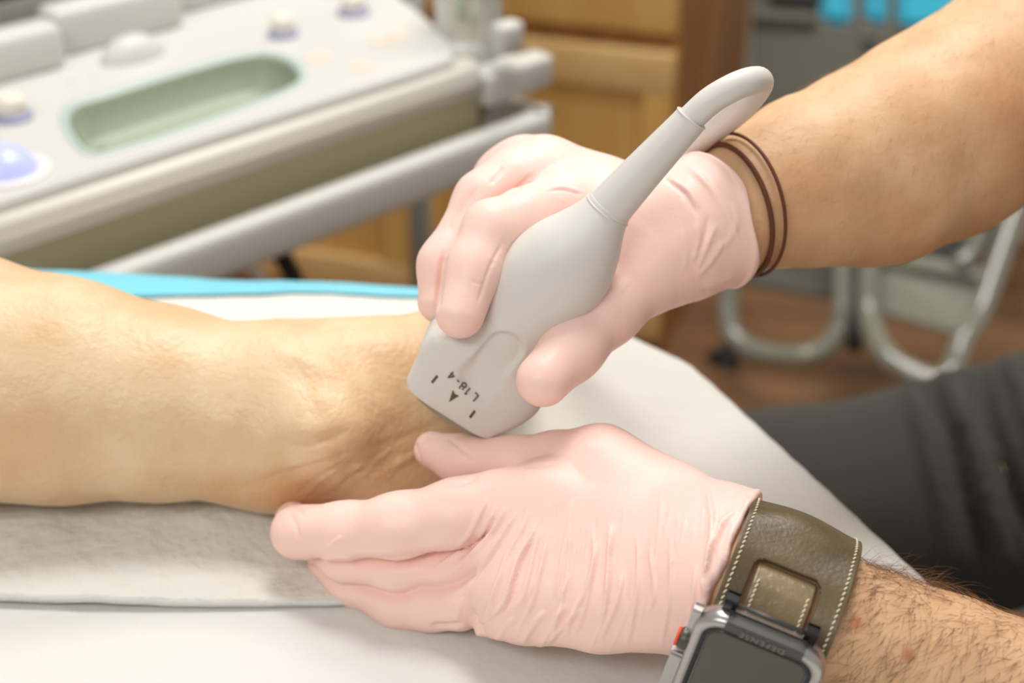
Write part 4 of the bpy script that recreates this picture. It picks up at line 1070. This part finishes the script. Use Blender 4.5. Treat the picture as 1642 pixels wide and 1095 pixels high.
def cabinet(x0, x1, label):
    c = thing('oak_cabinet', label, 'cabinet', tuple((CO + (-Cu) * (x0 + x1) / 2).tolist()), 'oak base cabinets along the wall')
    cbox('carcass', (x0, .0, .0), (x1, .56, .86), M['wood_side'], c, .002)
    d = cbox('drawer', (x0 + .004, -.019, gz + .012), (x1 - .004, .0, .85), M['wood'], c, .004)
    cbox('knob', ((x0 + x1) / 2 - .012, -.045, .5 * (gz + .85) - .012), ((x0 + x1) / 2 + .012, -.017, .5 * (gz + .85) + .012), M['steel'], d, .006)
    w = .062
    z0, z1 = .03, gz - .014
    dr = cbox('door', (x0 + .004, -.006, z0), (x1 - .004, .0, z1), M['wood'], c, .001)
    for lo, hi in (((x0 + .004, -.021, z1 - w), (x1 - .004, -.004, z1)), ((x0 + .004, -.021, z0), (x1 - .004, -.004, z0 + w))): cbox('door_rail', lo, hi, M['wood_lit'], dr, .004)
    for lo, hi in (((x0 + .004, -.020, z0 + w), (x0 + .004 + w * .7, -.004, z1 - w)), ((x1 - .004 - w * .7, -.020, z0 + w), (x1 - .004, -.004, z1 - w))): cbox('door_stile', lo, hi, M['wood'], dr, .003)
    return c
wdt = .42
cabinet(-wdt, 0, 'oak cabinet with a drawer over a panelled door, directly behind the white machine handle')
cabinet(-2 * wdt - .002, -wdt - .002, 'oak cabinet mostly hidden behind the white machine')
cabinet(-3 * wdt - .004, -2 * wdt - .004, 'oak cabinet behind the machine display')
top = cbox('worktop', (-3 * wdt - .02, -.03, .86), (.02, .6, .90), mat('worktop_cream', srgb(200, 190, 170), rough=.4), None, .006); tag(top, 'cream worktop over the row of oak cabinets', 'worktop')
# pole and cable behind the table
pp = P(673, 330, 1.55)
pole = tube('equipment_pole', [(pp[0], pp[1], .03), (pp[0], pp[1], .79)], .0125, M['steel'], n=1); tag(pole, 'slim grey steel pole rising behind the blue pad edge', 'pole')
lathe('foot_plate', [(.10, .0), (.10, .02), (.03, .04)], M['steel'], pole, Matrix.Translation((pp[0], pp[1], 0)))
cb = tube('black_cable', [P(230, 478, 1.2), P(300, 442, 1.22), P(345, 424, 1.24), P(390, 412, 1.25), P(425, 400, 1.26), P(448, 408, 1.27), P(462, 428, 1.27), P(475, 460, 1.27), P(485, 560, 1.28), P(488, 700, 1.3)], .0085, M['black'], n=8)
tag(cb, 'dark cable looping between the machine and the oak door', 'cable')

# ------------------------------------------------------------ grey storage cart at the far side
cart = thing('storage_cart', 'grey storage cart with bent tube frames and slotted bin, beyond the gloved forearm', 'cart', tuple(PZ(1290, 585, 0).tolist()))
DC = 2.12
def tb(name, pts, r, m=M['tube'], n=8): return tube(name, [P(*q) for q in pts], r, m, cart, n=n, seg=20)
tb('tube_frame', [(1178, 250, 2.12), (1172, 430, 2.12), (1168, 500, 2.12), (1178, 540, 2.11), (1212, 562, 2.09), (1270, 571, 2.06), (1318, 561, 2.05), (1346, 528, 2.05), (1352, 480, 2.05), (1352, 430, 2.06), (1350, 250, 2.1)], .0155)
tb('tube_frame', [(1392, 250, 2.05), (1393, 430, 2.02), (1393, 490, 2.01), (1398, 525, 1.99), (1415, 560, 1.96), (1440, 586, 1.94), (1500, 610, 1.92), (1528, 590, 1.92), (1545, 545, 1.93), (1580, 480, 1.96), (1640, 300, 2.02), (1670, 200, 2.06)], .0165)
def quadslab(name, pts, th, m, parent=cart, bev=.004):
    A = [P(*q) for q in pts]; n_ = nrm(np.cross(A[1] - A[0], A[3] - A[0])); n_ = n_ if n_ @ FWD > 0 else -n_
    bm = bmesh.new(); v1 = [bm.verts.new(a.tolist()) for a in A]; v2 = [bm.verts.new((a + n_ * th).tolist()) for a in A]
    bm.faces.new(v1); bm.faces.new(v2[::-1])
    for i in range(4): j = (i + 1) % 4; bm.faces.new((v1[i], v2[i], v2[j], v1[j]))
    if bev: bmesh.ops.bevel(bm, geom=bm.edges[:], offset=bev, segments=2, affect='EDGES')
    return from_bm(name, bm, m, parent)
quadslab('side_panel', [(1180, 380, 2.16), (1345, 380, 2.12), (1345, 482, 2.12), (1185, 455, 2.15)], .02, M['cart'])
quadslab('side_panel', [(1400, 420, 2.06), (1600, 450, 2.0), (1562, 545, 1.99), (1402, 500, 2.05)], .02, M['panel'])
quadslab('shelf_edge', [(1400, 395, 2.05), (1580, 430, 1.99), (1578, 450, 1.985), (1402, 424, 2.05)], .03, M['panel'])
quadslab('dark_panel', [(1420, 300, 2.10), (1640, 320, 2.06), (1560, 430, 2.05), (1405, 405, 2.08)], .01, M['black'])
tb('brace', [(1538, 425, 2.0), (1562, 400, 2.0), (1580, 350, 2.0), (1625, 230, 2.0)], .014)
tb('brace', [(1368, 350, 2.12), (1370, 560, 2.02)], .012, M['black'])
tb('caster', [(1150, 560, 1.98), (1162, 580, 1.98), (1160, 592, 1.98)], .020, M['black'])
# slotted bin above
bn = [(1205, 28, 2.30), (1700, 60, 2.20), (1700, 330, 2.20), (1205, 175, 2.30)]
def gpt(px, py, k=0.0):         # point of the bin's front plane
    t = (px - 1205) / 495.0; return (px, py, 2.30 - .10 * t + k)
quadslab('bin_front', [gpt(1205, 32), gpt(1700, 62), gpt(1700, 330), gpt(1205, 170)], .02, M['cart'])
for x0, x1 in ((1205, 1312), (1370, 1385), (1425, 1438), (1690, 1720)): quadslab('bin_bar', [gpt(x0, -60), gpt(x1, -60), gpt(x1, 52), gpt(x0, 42)], .02, M['cart'])
quadslab('bin_rim', [gpt(1205, 12, -.02), gpt(1310, 18, -.02), gpt(1310, 36, -.02), gpt(1205, 30, -.02)], .03, mat('rim_grey', srgb(104, 102, 92), rough=.5))
quadslab('dark_vent', [gpt(1382, 62, -.006), gpt(1408, 66, -.006), gpt(1410, 90, -.006), gpt(1384, 88, -.006)], .004, M['black'])
quadslab('dark_vent', [gpt(1440, 50, -.006), gpt(1560, 60, -.006), gpt(1560, 76, -.006), gpt(1440, 62, -.006)], .004, M['black'])
quadslab('rail', [gpt(1235, -40, -.03), gpt(1320, -30, -.03), gpt(1320, 6, -.03), gpt(1235, 0, -.03)], .02, M['black'])
for lab, x0, x1 in (('cyan wrapped pack behind the narrowest slot of the grey bin', 1314, 1368), ('cyan wrapped pack behind the middle slot of the grey bin', 1386, 1424), ('wide cyan wrapped pack filling the broad slot of the grey bin', 1439, 1692)):
    o = quadslab('wrapped_pack', [gpt(x0, -62, .03), gpt(x1, -62, .03), gpt(x1, 50 if x1 > 1600 else 42, .03), gpt(x0, 46 if x1 > 1600 else 36, .03)], .05, M['cyan'], None, .012)
    tag(o, lab, 'pack', 'cyan packs in the bin')

# ------------------------------------------------------------ room
bm = bmesh.new(); box_bm(bm, (-3, -1.6, -.05), (3.2, 4.2, 0)); tag(from_bm('floor', bm, M['floor']), kind='structure')
bm = bmesh.new(); Tw = CM @ Matrix.Translation((0, .62, 0)); box_bm(bm, (-2.6, 0, 0), (2.8, .1, 2.7), Tw); tag(from_bm('wall_back', bm, M['wall']), kind='structure')
